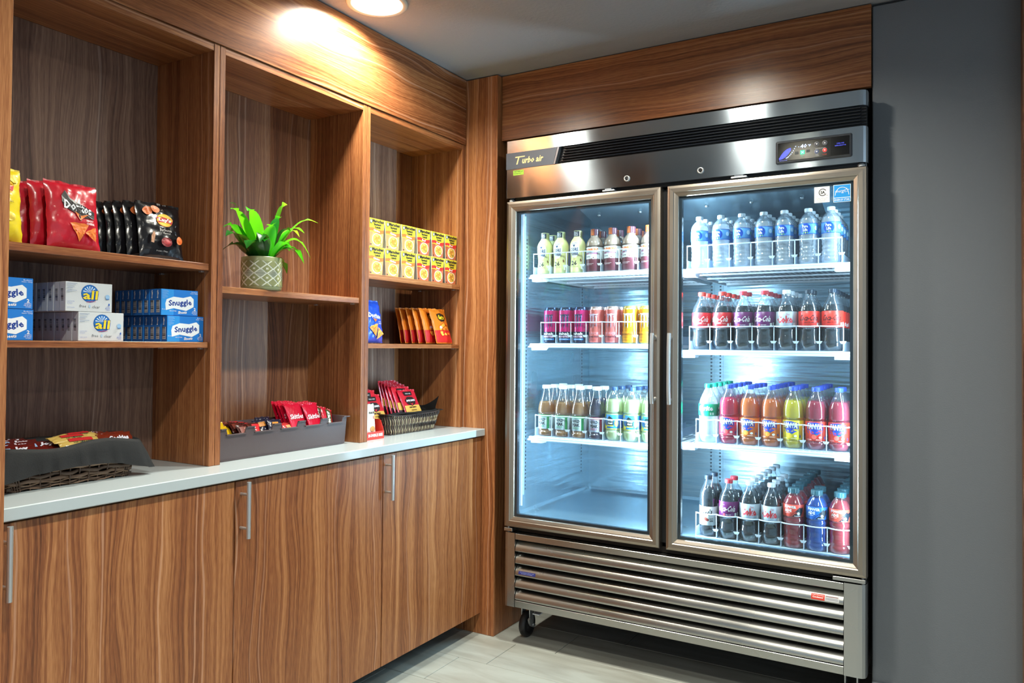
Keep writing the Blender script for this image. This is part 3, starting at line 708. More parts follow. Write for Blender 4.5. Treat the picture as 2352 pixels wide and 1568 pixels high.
for (a, c, z0) in ((X0 + 0.004, -1.575, 0.4655), (-0.365, X1 - 0.005, 0.4655)):
    b = MB(); b.box(a, c, FY - 0.001, FY + 0.04, z0, z0 + 0.0125, STL2, 0.001); b.tube([((a if a < -1 else c) + (0.01 if a < -1 else -0.01), FY + 0.02, 0.458), ((a if a < -1 else c) + (0.01 if a < -1 else -0.01), FY + 0.02, 0.482)], 0.006, CHR, 8); rel(b.build('hinge_bracket', fr))
b = MB(); b.box(X0 + 0.01, X1 - 0.01, 2.745, 2.765, 0.4615, 0.483, P((40, 36, 32), 0.4, 0.5)); rel(b.build('sill', fr))
# casters
RUB = P((26, 26, 28), 0.45, 0, 0, 0.3, 120)
for (cx_, cy_, brake) in ((-1.580, 2.845, 1), (-0.318, 2.800, 1), (-1.565, 3.42, 0), (-0.318, 3.42, 0)):
    b = MB(); b.box(cx_ - 0.035, cx_ + 0.045, cy_ - 0.035, cy_ + 0.045, 0.156, 0.163, CHR, 0.001)
    b.box(cx_ + 0.016, cx_ + 0.020, cy_ - 0.014, cy_ + 0.022, 0.052, 0.150, CHR, 0.001); b.box(cx_ - 0.021, cx_ - 0.017, cy_ - 0.014, cy_ + 0.022, 0.052, 0.150, CHR, 0.001); b.box(cx_ - 0.021, cx_ + 0.020, cy_ - 0.016, cy_ + 0.026, 0.146, 0.152, CHR, 0.001)
    b.lathe([(0.026, 0.150), (0.026, 0.157)], CHR, 18, (cx_, cy_, 0))
    cs_ = rel(b.build('caster', fr))
    b = MB(); M_ = Matrix.Translation((cx_, cy_, 0.052)) @ Matrix.Rotation(pi / 2, 4, 'Y')
    b.lathe([(0.0, -0.013), (0.018, -0.014), (0.020, -0.011), (0.034, -0.011), (0.038, -0.0145), (0.046, -0.0145), (0.051, -0.010), (0.052, 0.0), (0.051, 0.010), (0.046, 0.0145), (0.038, 0.0145), (0.034, 0.011), (0.020, 0.011), (0.018, 0.014), (0.0, 0.013)], RUB, 32, M=M_)
    b.build('wheel', cs_)
    if brake:
        b = MB(); b.prism([(cy_ - 0.034, 0.080), (cy_ - 0.026, 0.086), (cy_ - 0.010, 0.070), (cy_ + 0.006, 0.052), (cy_ + 0.026, 0.044), (cy_ + 0.004, 0.040), (cy_ - 0.016, 0.050), (cy_ - 0.028, 0.064)], 0, cx_ + 0.021, cx_ + 0.030, CHR)
        b.lathe([(0.007, 0.0), (0.006, 0.012), (0.0, 0.012)], CHR, 10, M=Matrix.Translation((cx_ + 0.02, cy_, 0.052)) @ Matrix.Rotation(pi / 2, 4, 'Y')); b.build('brake_lever', cs_)
b = MB(); b.box(-1.53, -1.50, 2.80, 3.40, 0.112, 0.116, WPL); b.box(-1.53, -1.50, 3.38, 3.40, 0.112, 0.165, WPL); rel(b.build('drain_bracket', fr))
# shelf standards: slotted strips
SLOT = P((30, 40, 54), 0.5)
def standard(x, y, w, facing):
    b = MB()
    if facing == 'x+': b.box(x, x + 0.003, y, y + w, 0.60, 1.76, LIN); n = lambda a, c: [(x + 0.0034, y + w * .3, a), (x + 0.0034, y + w * .62, a), (x + 0.0034, y + w * .62, c), (x + 0.0034, y + w * .3, c)]
    else: b.box(x, x + w, y - 0.003, y, 0.56, 1.70, LIN); n = lambda a, c: [(x + w * .38, y - 0.0034, a), (x + w * .66, y - 0.0034, a), (x + w * .66, y - 0.0034, c), (x + w * .38, y - 0.0034, c)]
    z = 0.62
    while z < 1.66:
        b.add(n(z, z + 0.007), [(0, 1, 2, 3)], SLOT); z += 0.0155
    rel(b.build('shelf_standard', fr))
standard(X0 + 0.042, 2.795, 0.022, 'x+'); standard(X0 + 0.042, 3.34, 0.022, 'x+'); standard(-0.985, 3.44, 0.026, 'y'); standard(-0.945, 3.44, 0.026, 'y')
# wire shelves
def wire_shelf(x0, x1, z, lb):
    b = MB(); y0, y1 = 2.784, 3.425
    b.box(x0, x1, y0, y0 + 0.004, z - 0.012, z - 0.004, WPL, 0.001); b.tube([(x0 - 0.004, y0 - 0.001, z - 0.014), (x1 + 0.004, y0 - 0.001, z - 0.014)], 0.0030, WPL, 8); b.tube([(x0 + 0.002, y0 + 0.004, z - 0.0028), (x1 - 0.002, y0 + 0.004, z - 0.0028)], 0.0026, WPL, 8)
    b.box(x0, x1, y1 - 0.006, y1, z - 0.014, z - 0.004, WPL)
    for x in (x0, x1 - 0.004): b.box(x, x + 0.004, y0, y1, z - 0.016, z - 0.004, WPL)
    for yy in (2.95, 3.12, 3.29): b.box(x0, x1, yy, yy + 0.005, z - 0.012, z - 0.006, WPL)
    n = int((x1 - x0) / 0.019)
    for i in range(1, n):
        xx = x0 + (x1 - x0) * i / n; b.box(xx - 0.0014, xx + 0.0014, y0 + 0.002, y1, z - 0.0050, z - 0.0022, WPL)
    s = rel(b.build('wire_shelf', fr)); s['label'] = lb
    for x, s_ in ((x0 + 0.004, 1), (x1 - 0.004, -1)):
        b = MB(); xa, xb = sorted((x, x + s_ * 0.05)); b.prism([(y0 + 0.01, z - 0.016), (y0 + 0.07, z - 0.016), (y0 + 0.05, z - 0.028), (y0 + 0.012, z - 0.028)], 0, xa, xb, WPL); b.build('shelf_clip', s)
LX0, LX1, RX0, RX1 = -1.545, -0.975, -0.905, -0.318
LZ = [1.513, 1.229, 0.847]; RZ = [1.508, 1.208, 0.867, 0.530]
for z, w in zip(LZ, ('top', 'middle', 'lower')): wire_shelf(LX0, LX1, z, 'white wire %s shelf of left compartment' % w)
for z, w in zip(RZ[:3], ('top', 'middle', 'lower')): wire_shelf(RX0, RX1, z, 'white wire %s shelf of right compartment' % w)

# ================================================================== BOTTLE RACKS (white lane organisers) AND DRINKS
CLR = clear((255, 255, 255), 0.16, 0.03, (225, 238, 250), 0.05)
CLRW = clear((250, 253, 255), 0.20, 0.16, (240, 246, 255), 0.06, 0.7)
RAIL = drink((240, 247, 255), 0.3, 0.15, 0.1)
TABM = drink((226, 238, 250), 0.4, 0.25, 0.05)
def rack(xs, z, depth, lb, name='bottle_rack'):
    p = (xs[-1] - xs[0]) / (len(xs) - 1) if len(xs) > 1 else 0.077
    edges = [xs[0] - p / 2] + [(a + c) / 2 for a, c in zip(xs, xs[1:])] + [xs[-1] + p / 2]
    y0 = 2.792
    t = thing(name, lb, 'drink rack', ((edges[0] + edges[-1]) / 2, y0, z)); ox, oy, oz = t.location
    L_ = lambda x, y, zz: (x - ox, y - oy, zz - oz)
    b = MB()
    b.box(edges[0] - ox, edges[-1] - ox, 0.0, depth, 0.0003, 0.0018, TABM); b.build('base_tray', t)
    b = MB(); pts = []
    for k in range(len(xs)):
        a, c = edges[k], edges[k + 1]
        for j in range(9):
            u = j / 8; s_ = sin(pi * u); pts.append((a + (c - a) * u - ox, -0.010 * s_ ** 0.7 + 0.012, 0.087 - 0.0015 * s_))
    b.tube(pts, 0.0024, RAIL, 6)
    b.build('front_rail', t)
    for k, e in enumerate(edges):
        b = MB()
        b.tube([(e - ox, 0.012, 0.0875), (e - ox, 0.013, 0.070), (e - ox, 0.013, 0.003)], 0.0017, RAIL, 6)
        b.box(e - ox - 0.0007, e - ox + 0.0007, 0.014, depth, 0.0018, 0.034, TABM); b.build('lane_divider', t)
        if 0 < k < len(edges) - 0:
            b = MB(); w = 0.011
            b.prism([(e - ox - w, 0.035), (e - ox + w, 0.035), (e - ox + w * 0.55, 0.0265), (e - ox - w * 0.55, 0.0265)], 1, 0.002, 0.0045, RAIL); b.build('stop_tab', t)
    return t

def profile_scale(pr, H, R):
    return [(r * R, z * H) for r, z in pr]
def petal(n=5, amt=0.16, top=0.030):
    def f(a, z):
        if z >= top: return 1.0
        k = 1 - z / top
        return 1 - amt * k * (0.5 + 0.5 * cos(n * a)) 
    return f
def make_drink(name, lb, cat, prof, shell, liquid=None, level=None, mod=None, cap=None, label=None, seg=24, ridge=20):
    """prof: [(r,z)] metres.  cap: (rgb, r, z0, z1).  label: (R, z0, z1, rgb, items)"""
    t = thing(name, lb, cat)
    b = MB(); b.lathe(prof, shell, seg, mod=mod); o = b.build('bottle_body', t); reg(t, o)
    if liquid is not None:
        q = [(max(0.0, r - 0.0013), z + (0.0012 if z < 0.01 else 0)) for r, z in prof if z < level]
        r_, z_ = prof[0]
        for (a, c) in zip(prof, prof[1:]):
            if a[1] <= level <= c[1]:
                u = (level - a[1]) / max(1e-6, c[1] - a[1]); q.append((a[0] + (c[0] - a[0]) * u - 0.0013, level)); break
        q.append((0.0, level + 0.0003)); q = [(0.0, q[0][1])] + q
        b = MB(); b.lathe(q, liquid, seg, mod=mod); o = b.build('drink', t); reg(t, o)
    if cap:
        rgb, r, z0, z1 = cap[:4]; cm = P(rgb, 0.38)
        b = MB(); n = 36
        f = (lambda a, z: 1 + (0.035 if (int(round(a / (2 * pi) * 36)) % 2 == 0 and z0 + 0.001 < z < z1 - 0.001) else 0)) 
        b.lathe([(r * 0.93, z0), (r, z0 + 0.0005), (r, z0 + 0.003), (r * 0.985, z0 + 0.0035), (r, z0 + 0.004), (r, z1 - 0.0022), (r * 0.93, z1), (0.0, z1)], cm, n, mod=f, smooth=False)
        if len(cap) > 4: draw(b, cyl_map(r * 1.02, z0), cap[4], 0.0003)
        o = b.build('cap', t); reg(t, o)
    if label:
        R, z0, z1, rgb, items = label
        b = MB(); m = rgb if hasattr(rgb, 'node_tree') else P(rgb, 0.36)
        R2 = R + 0.0004
        b.lathe([(R2 - 0.0004, z0), (R2, z0 + 0.0003), (R2, z1 - 0.0003), (R2 - 0.0004, z1)], m, 32)
        draw(b, cyl_map(R2, (z0 + z1) / 2), items, 0.0002)
        o = b.build('label', t); reg(t, o)
    return t

def sm(pts, n=3):
    """smooth a profile with Catmull-Rom"""
    out = []
    for i in range(len(pts) - 1):
        p0, p1, p2, p3 = pts[max(0, i - 1)], pts[i], pts[i + 1], pts[min(len(pts) - 1, i + 2)]
        for k in range(n):
            t = k / n
            out.append(tuple(0.5 * ((2 * p1[j]) + (-p0[j] + p2[j]) * t + (2 * p0[j] - 5 * p1[j] + 4 * p2[j] - p3[j]) * t * t + (-p0[j] + 3 * p1[j] - 3 * p2[j] + p3[j]) * t ** 3) for j in (0, 1)))
    out.append(pts[-1]); return [(max(0, r), max(0.0, z)) for r, z in out]

# --- profiles
PR_WATER = sm([(0.020, 0.0015), (0.028, 0.002), (0.0315, 0.010), (0.0318, 0.018), (0.030, 0.022), (0.0318, 0.026), (0.0295, 0.034), (0.0312, 0.041), (0.0285, 0.048), (0.0305, 0.055), (0.0280, 0.062), (0.0308, 0.069), (0.0295, 0.076), (0.0318, 0.084), (0.0318, 0.092), (0.0308, 0.097), (0.0314, 0.103), (0.0314, 0.141), (0.0318, 0.146), (0.0290, 0.158), (0.0220, 0.170), (0.0135, 0.178), (0.0118, 0.182), (0.0118, 0.188)], 2)
PR_COLA = sm([(0.020, 0.004), (0.027, 0.0015), (0.0315, 0.008), (0.0345, 0.020), (0.0350, 0.032), (0.0335, 0.046), (0.0318, 0.058), (0.0325, 0.068), (0.0345, 0.078), (0.0350, 0.081), (0.0350, 0.136), (0.0345, 0.143), (0.0310, 0.156), (0.0235, 0.172), (0.0165, 0.184), (0.0128, 0.193), (0.0122, 0.199), (0.0122, 0.205)], 2)
PR_FANTA = sm([(0.020, 0.004), (0.027, 0.0015), (0.0320, 0.008), (0.0348, 0.018), (0.0352, 0.027), (0.0345, 0.032), (0.0345, 0.098), (0.0352, 0.103), (0.0348, 0.120), (0.0342, 0.138), (0.0315, 0.153), (0.0255, 0.170), (0.0180, 0.186), (0.0130, 0.196), (0.0122, 0.200), (0.0122, 0.207)], 2)
PR_POWER = sm([(0.024, 0.002), (0.031, 0.001), (0.0350, 0.006), (0.0352, 0.020), (0.0335, 0.026), (0.0345, 0.034), (0.0328, 0.050), (0.0345, 0.066), (0.0325, 0.082), (0.0350, 0.092), (0.0352, 0.100), (0.0330, 0.105), (0.0352, 0.110), (0.0352, 0.150), (0.0340, 0.157), (0.0275, 0.170), (0.0200, 0.181), (0.0178, 0.186), (0.0178, 0.192)], 2)
PR_TEA = sm([(0.024, 0.002), (0.031, 0.001), (0.0345, 0.006), (0.0348, 0.020), (0.0335, 0.026), (0.0335, 0.088), (0.0348, 0.094), (0.0350, 0.108), (0.0330, 0.125), (0.0275, 0.145), (0.0210, 0.165), (0.0175, 0.180), (0.0165, 0.190), (0.0165, 0.200)], 2)
PR_LEMON = sm([(0.020, 0.004), (0.027, 0.0015), (0.0330, 0.010), (0.0350, 0.022), (0.0350, 0.042), (0.0340, 0.046), (0.0340, 0.106), (0.0350, 0.110), (0.0352, 0.130), (0.0330, 0.152), (0.0260, 0.174), (0.0165, 0.190), (0.0125, 0.197), (0.0122, 0.204)], 2)
PR_COFFEE = sm([(0.026, 0.002), (0.031, 0.001), (0.0335, 0.005), (0.0335, 0.020), (0.0322, 0.024), (0.0322, 0.100), (0.0335, 0.104), (0.0335, 0.112), (0.0300, 0.126), (0.0215, 0.138), (0.0172, 0.143), (0.0172, 0.150)], 2)
PR_SHAKE = sm([(0.024, 0.002), (0.029, 0.001), (0.0315, 0.005), (0.0315, 0.020), (0.0290, 0.040), (0.0285, 0.060), (0.0305, 0.085), (0.0325, 0.105), (0.0315, 0.120), (0.0260, 0.134), (0.0190, 0.144), (0.0165, 0.150)], 2)
PR_BARQ = sm([(0.020, 0.004), (0.027, 0.0015), (0.0310, 0.010), (0.0320, 0.024), (0.0318, 0.040), (0.0318, 0.112), (0.0322, 0.130), (0.0315, 0.148), (0.0270, 0.168), (0.0190, 0.186), (0.0135, 0.200), (0.0122, 0.204), (0.0122, 0.212)], 2)

COLA_L = drink((10, 12, 18), 0.2, 0.0, 0.10)
def cola_items(kind):
    if kind == 'red': c1 = WHITE; it = [('T', 'Coca-Cola', 0.001, 0.004, 0.066, 0.021, c1, {'shear': 0.32, 'bold': 0.015})]; it += [('T', 'ORIGINAL TASTE', 0.006, -0.0125, 0.036, 0.0032, c1), ('P', [(-0.022, -0.008), (0.004, -0.010), (0.018, -0.007), (0.004, -0.0085)], c1)]
    elif kind == 'cherry': it = [('T', 'Coca-Cola', 0.001, 0.003, 0.066, 0.021, WHITE, {'shear': 0.32, 'bold': 0.015}), ('T', 'Cherry', -0.014, 0.0165, 0.016, 0.004, WHITE, {'shear': 0.2}), ('E', -0.008, -0.0185, 0.0042, 0.0042, (226, 60, 70)), ('T', 'FLAVORED', 0.008, -0.0185, 0.018, 0.003, WHITE)]
    elif kind == 'zero': it = [('T', 'Coca-Cola', 0.001, 0.005, 0.066, 0.021, (26, 12, 12), {'shear': 0.32, 'bold': 0.015}), ('T', 'ZERO SUGAR', 0.002, -0.0110, 0.034, 0.0040, (26, 12, 12), {'bold': 0.02}), ('T', 'ZERO CALORIE COLA', 0.002, -0.0200, 0.034, 0.0025, (120, 20, 16))]
    else: it = [('T', 'Coke', 0.000, 0.000, 0.058, 0.027, (206, 52, 62), {'bold': 0.05}), ('T', 'Diet', 0.012, 0.0175, 0.012, 0.0065, (206, 52, 62), {'shear': 0.2}), ('T', 'NO SUGAR NO CALORIES', 0.004, -0.0215, 0.040, 0.0026, (120, 126, 136))]
    return it + [('R', 0.030, 0.038, -0.023, -0.012, (236, 236, 236)), ('R', 0.042, 0.047, -0.022, -0.010, (226, 226, 226))]
def jag(cx, w, h, lean=0.0):
    """claw stroke outline"""
    L_ = [(-0.5, 0.48), (-0.1, 0.40), (0.15, 0.5), (0.5, 0.44), (0.30, 0.22), (0.38, 0.05), (0.16, -0.14), (0.22, -0.30), (0.0, -0.52), (-0.10, -0.30), (-0.02, -0.12), (-0.22, 0.06), (-0.08, 0.24), (-0.30, 0.34)]
    return [(cx + x * w + lean * y * h, y * h) for x, y in L_]
def claw(rgb, edge):
    it = []
    for (cx, h) in ((-0.0125, 0.052), (0.0, 0.058), (0.0125, 0.046)):
        if edge: it.append(('P', [(cx + (p[0] - cx) * 1.35, p[1] * 1.06 + 0.008) for p in jag(cx, 0.009, h)], edge))
    for (cx, h) in ((-0.0125, 0.052), (0.0, 0.058), (0.0125, 0.046)): it.append(('P', [(p[0], p[1] + 0.008) for p in jag(cx, 0.009, h)], rgb))
    it.append(('P', [(-0.021, 0.038), (-0.010, 0.036), (0.0, 0.038), (0.010, 0.036), (0.021, 0.038), (0.016, 0.031), (0.004, 0.033), (-0.006, 0.030), (-0.016, 0.032)], rgb))
    return it
D = {}
WATER_L = [('R', -0.098, 0.098, 0.0172, 0.0190, (20, 84, 190)), ('R', -0.098, 0.098, -0.0190, -0.0172, (20, 84, 190)), ('E', -0.001, 0.0, 0.0178, 0.0180, (14, 70, 176)), ('T', 'Pure', -0.002, 0.0085, 0.019, 0.0105, WHITE, {'bold': 0.03}), ('T', 'Life', -0.001, -0.0035, 0.015, 0.0100, WHITE, {'bold': 0.03}),
           ('E', -0.006, -0.0135, 0.0016, 0.0030, (120, 200, 80)), ('E', 0.000, -0.0140, 0.0016, 0.0034, (210, 230, 120)), ('E', 0.006, -0.0135, 0.0016, 0.0030, (120, 200, 80)), ('E', 0.036, 0.002, 0.0070, 0.0080, (196, 226, 244)), ('E', 0.054, 0.001, 0.0060, 0.0070, (120, 200, 150))]
def shift_items(items, d):
    out = [items[0]]
    for it in items[1:]:
        if it[0] == 'T': out.append(it[:3] + (it[3] + d,) + it[4:])
        elif it[0] == 'R': out.append(it[:3] + (it[3] + d, it[4] + d) + it[5:])
        elif it[0] == 'E': out.append(it[:2] + (it[2] + d,) + it[3:])
        else: out.append(('P', [(p[0], p[1] + d) for p in it[1]]) + it[2:])
    return out
def mkall():
    D['water'] = make_drink('water_bottle', 'x', 'water bottle', PR_WATER, CLRW, drink((246, 250, 255), 0.6, 0.55, 0.05), 0.160, None, ((238, 244, 250), 0.0132, 0.183, 0.196), (0.0316, 0.103, 0.141, (96, 160, 222), WATER_L))
    for k, rgb, capc in (('red', (206, 36, 44), (224, 60, 48)), ('cherry', (104, 28, 92), (216, 56, 70)), ('diet', (188, 196, 208), (232, 238, 244)), ('zero', (228, 52, 38), (26, 40, 56))):
        D['cola_' + k] = make_drink('soda_bottle', 'x', 'soda bottle', PR_COLA, CLR, COLA_L, 0.160, petal(), (capc, 0.0138, 0.199, 0.2135), (0.0352, 0.0805, 0.1365, rgb, cola_items(k)))
    for k, bg, liq, fr_ in (('strawberry', (232, 66, 92), (226, 40, 92), (240, 90, 90)), ('orange', (240, 122, 30), (250, 132, 20), (250, 160, 60)), ('pineapple', (246, 220, 40), (246, 226, 30), (240, 200, 60)), ('berry', (232, 60, 44), (196, 44, 74), (250, 110, 100))):
        it = [('P', [(-0.030, 0.006), (0.018, 0.006), (0.028, 0.000), (0.010, -0.010), (0.004, -0.014), (-0.004, -0.009), (-0.014, -0.010), (-0.026, -0.006)], (34, 64, 186)), ('P', [(-0.031, 0.004), (-0.031, 0.029), (0.002, 0.031), (0.026, 0.025), (0.028, 0.004)], (34, 64, 186)),
              ('T', 'FANTA', -0.002, 0.017, 0.050, 0.019, WHITE, {'bold': 0.045, 'rot': -0.06}), ('E', -0.004, -0.019, 0.008, 0.008, fr_), ('P', [(-0.002, -0.011), (0.006, -0.009), (0.003, -0.014)], (50, 160, 70)), ('E', 0.016, -0.020, 0.005, 0.004, WHITE), ('R', -0.030, -0.012, -0.0285, -0.0275, WHITE), ('R', 0.002, 0.020, -0.0290, -0.0275, WHITE), ('R', 0.030, 0.034, -0.026, -0.017, (60, 70, 150))]
        D['fanta_' + k] = make_drink('soda_bottle', 'x', 'soda bottle', PR_FANTA, CLR, drink(liq, 0.45, 0.06, 0.05), 0.166, petal(), ((58, 88, 212), 0.0138, 0.200, 0.2150), (0.0347, 0.032, 0.098, bg, it))
    D['sprite'] = make_drink('soda_bottle', 'x', 'soda bottle', PR_FANTA, CLRW, drink((248, 252, 252), 0.6, 0.45, 0.05), 0.166, petal(), ((20, 168, 132), 0.0138, 0.200, 0.2150), (0.0353, 0.098, 0.142, (20, 166, 120), [('T', 'Sprite', -0.001, 0.004, 0.058, 0.024, WHITE, {'shear': 0.2, 'bold': 0.05}), ('R', 0.016, 0.021, -0.018, -0.009, (200, 236, 220)), ('R', 0.024, 0.030, -0.018, -0.009, (200, 236, 220))]))
    D['rootbeer'] = make_drink('soda_bottle', 'x', 'soda bottle', PR_BARQ, CLR, COLA_L, 0.176, petal(), ((30, 42, 56), 0.0138, 0.206, 0.2210), (0.0320, 0.042, 0.110, (222, 222, 218), [('T', "Barq's", -0.001, 0.010, 0.046, 0.022, (30, 30, 34), {'shear': 0.3, 'rot': 0.25, 'bold': 0.03}), ('E', -0.004, -0.011, 0.007, 0.006, (150, 60, 44)), ('E', 0.003, -0.014, 0.006, 0.005, (120, 46, 36)), ('T', 'ROOT', 0.018, -0.010, 0.012, 0.005, (40, 40, 44), {'bold': 0.03}), ('T', 'BEER', 0.018, -0.018, 0.012, 0.005, (40, 40, 44), {'bold': 0.03}), ('T', 'FAMOUS', -0.008, -0.027, 0.014, 0.003, (60, 60, 64))]))
    for k, bg, liq in (('red', (236, 84, 66), (206, 50, 60)), ('blue', (38, 110, 206), (20, 96, 200))):
        it = [('P', [(-0.004, -0.020), (0.034, -0.020), (0.044, 0.0), (0.044, 0.012), (0.030, 0.012)], (26, 34, 44)), ('T', 'POWER', -0.002, 0.0125, 0.042, 0.0100, WHITE, {'bold': 0.045}), ('T', 'ADE', -0.0095, 0.0005, 0.026, 0.0100, WHITE, {'bold': 0.045}), ('R', -0.022, -0.002, -0.0085, -0.0075, WHITE), ('E', 0.026, -0.009, 0.0048, 0.0052, (220, 226, 232)), ('R', 0.012, 0.032, -0.0180, -0.0165, (220, 226, 232)), ('R', -0.110, -0.040, -0.020, 0.020, (26, 34, 44))]
        def hexm(a, z): return 1 - 0.030 * max(0, sin(z * 190)) * (0.5 + 0.5 * cos(6 * a)) if z < 0.09 else 1
        D['power_' + k] = make_drink('sports_drink_bottle', 'x', 'sports drink bottle', PR_POWER, CLR, drink(liq, 0.5, 0.12, 0.05), 0.178, hexm, ((52, 92, 104), 0.0192, 0.187, 0.2050), (0.0353, 0.109, 0.151, bg, it))
    for k, liq, bg2 in (('tea', (206, 150, 84), (40, 150, 84)), ('raspberry', (58, 36, 74), (150, 44, 66))):
        D['tea_' + k] = make_drink('iced_tea_bottle', 'x', 'iced tea bottle', PR_TEA, CLR, drink(liq, 0.5, 0.30, 0.04), 0.140 if k == 'tea' else 0.160, None, ((240, 246, 250), 0.0178, 0.194, 0.2085), (0.0337, 0.030, 0.088, (196, 208, 212) if k == 'tea' else (176, 180, 196), [('R', -0.023, 0.040, 0.020, 0.029, bg2), ('T', 'GOLD', -0.001, 0.0095, 0.034, 0.0130, (44, 52, 56), {'bold': 0.05}), ('T', 'PEAK', -0.001, -0.0055, 0.034, 0.0130, (44, 52, 56), {'bold': 0.05}), ('R', 0.022, 0.032, -0.028, 0.020, bg2), ('R', -0.018, 0.012, -0.0160, -0.0145, bg2), ('R', -0.018, 0.012, -0.0205, -0.0190, bg2)]))
    D['lemonade'] = make_drink('lemonade_bottle', 'x', 'lemonade bottle', PR_LEMON, CLR, drink((232, 244, 190), 0.55, 0.12, 0.04), 0.162, petal(), ((40, 70, 110), 0.0138, 0.197, 0.2110), (0.0342, 0.046, 0.106, (46, 130, 206), [('R', -0.106, 0.106, 0.0275, 0.0295, (220, 226, 60)), ('R', -0.106, 0.106, -0.0295, -0.0265, (220, 226, 60)), ('E', -0.028, 0.006, 0.009, 0.022, (226, 226, 50)), ('E', -0.026, 0.004, 0.006, 0.016, (46, 130, 206)), ('P', [(-0.012, 0.012), (-0.004, 0.022), (0.006, 0.016), (0.014, 0.010), (0.014, -0.014), (-0.012, -0.014)], (16, 44, 40)), ('T', 'Minute', 0.001, 0.004, 0.022, 0.0070, WHITE, {'bold': 0.04}), ('T', 'Maid', 0.001, -0.006, 0.018, 0.0080, WHITE, {'bold': 0.04}), ('R', -0.012, 0.014, -0.0185, -0.0145, (220, 220, 60)), ('E', 0.026, -0.006, 0.008, 0.013, (240, 224, 60)), ('E', 0.028, -0.006, 0.006, 0.010, (250, 244, 180)), ('E', -0.022, -0.020, 0.008, 0.006, (240, 224, 60))]))
    D['coffee'] = make_drink('iced_coffee_bottle', 'x', 'iced coffee bottle', PR_COFFEE, P((150, 128, 112), 0.22, 0, 0.3), None, None, None, ((88, 46, 60), 0.0176, 0.148, 0.1745, [('R', -0.010, 0.006, 0.001, 0.026, (240, 116, 44)), ('R', -0.004, -0.001, 0.004, 0.020, (250, 170, 110))]),
        (0.0337, 0.004, 0.100, (106, 52, 60), shift_items([('R', -0.1058, 0.1058, 0.000, 0.0479, (222, 222, 224)), ('P', [(-0.05, -0.012), (-0.03, -0.006), (-0.01, -0.012), (0.01, -0.005), (0.016, 0.004), (0.022, -0.004), (0.036, -0.012), (0.05, -0.008), (0.05, -0.016), (-0.05, -0.016)], (106, 52, 60)), ('T', "DUNKIN'", 0.000, 0.0275, 0.060, 0.0105, (238, 122, 52), {'bold': 0.06}), ('T', 'ICED COFFEE', 0.001, 0.0120, 0.056, 0.0062, (196, 44, 130), {'bold': 0.03}), ('T', 'mocha', -0.012, 0.000, 0.018, 0.0045, (60, 44, 44), {'bold': 0.03}), ('R', -0.024, 0.012, -0.0290, -0.0278, (220, 200, 200)), ('R', -0.020, 0.006, -0.0330, -0.0320, (220, 200, 200))], 0.010)))
    D['shake'] = make_drink('protein_shake_bottle', 'x', 'shake bottle', PR_SHAKE, P((226, 222, 156), 0.32), None, None, lambda a, z: 1.0, ((222, 218, 150), 0.0168, 0.146, 0.1735, [('R', -0.016, 0.014, 0.003, 0.0245, (36, 44, 60)), ('T', 'GREAT', -0.001, 0.0190, 0.018, 0.0050, WHITE, {'bold': 0.03}), ('T', 'TASTE', -0.001, 0.0125, 0.018, 0.0050, WHITE, {'bold': 0.03}), ('R', -0.008, 0.008, 0.0060, 0.0075, WHITE)]),
        None)
    t = D['shake']; b = MB()
    prf = PR_SHAKE
    def rad(z):
        for (r0, z0), (r1, z1) in zip(prf, prf[1:]):
            if z0 <= z <= z1: return r0 + (r1 - r0) * (z - z0) / max(1e-6, z1 - z0)
        return 0.03
    def mpv(a, c, off):
        z = 0.085 + c; R = rad(z) + off; an = -pi / 2 + a / 0.031
        return (R * cos(an), R * sin(an), z)
    draw(b, mpv, [('E', 0.0, 0.010, 0.0215, 0.033, (240, 240, 236)), ('T', 'fairlife', 0.0, 0.037, 0.026, 0.006, (90, 84, 60), {'arc': -0.3}), ('P', [(-0.006, 0.029), (0.006, 0.029), (0.002, 0.023), (0.0, 0.020), (-0.002, 0.023)], (40, 70, 110)), ('T', 'CORE', 0.0, 0.010, 0.034, 0.0145, (30, 60, 108), {'bold': 0.02}), ('T', 'POWER', 0.0, -0.0060, 0.034, 0.0115, (30, 60, 108), {'bold': 0.02}),
        ('T', 'VANILLA', 0.0, -0.028, 0.018, 0.0035, (190, 130, 50)), ('T', '26', -0.001, -0.044, 0.026, 0.0190, (40, 44, 48), {'bold': 0.02}), ('T', 'COMPLETE PROTEIN', 0.0, -0.0590, 0.034, 0.0034, (70, 66, 50)), ('P', [(0.026, -0.026), (0.032, -0.034), (0.028, -0.040), (0.024, -0.032)], (120, 80, 40)), ('R', 0.028, 0.034, -0.070, -0.056, WHITE)], 0.0004, 0.0002)
    o = b.build('label', t); reg(t, o)
    # cans
    CH_ = 0.1465
    for k, top, bot, metal, items in (('berry', (206, 40, 112), (30, 34, 56), (44, 60, 92), 'rehab'), ('salmon', (222, 112, 104), (214, 104, 98), (220, 190, 186), 'JUICE'), ('gold', (232, 158, 28), (226, 148, 20), (236, 206, 120), 'ENERGY'), ('dark', (40, 52, 76), (30, 34, 56), (44, 60, 92), 'ENERGY')):
        t = thing('energy_drink_can', 'x', 'drink can')
        mt = P(metal, 0.25, 0.8)
        b = MB(); b.lathe([(0.0, 0.006), (0.020, 0.006), (0.024, 0.0), (0.027, 0.001), (0.0310, 0.008)], mt, 28)
        b.lathe([(0.0310, 0.0079), (0.0310, CH_ - 0.0130)], P(top, 0.24, 0.35, 0.3), 28)
        b.lathe([(0.0310, CH_ - 0.0130), (0.0262, CH_ - 0.0035), (0.0270, CH_ - 0.0010), (0.0262, CH_), (0.0250, CH_ - 0.0012), (0.0245, CH_ - 0.004), (0.0, CH_ - 0.0045)], mt, 28)
        it = []
        if bot != top: it.append(('R', -0.0972, 0.0972, -0.0660, -0.0235, bot))
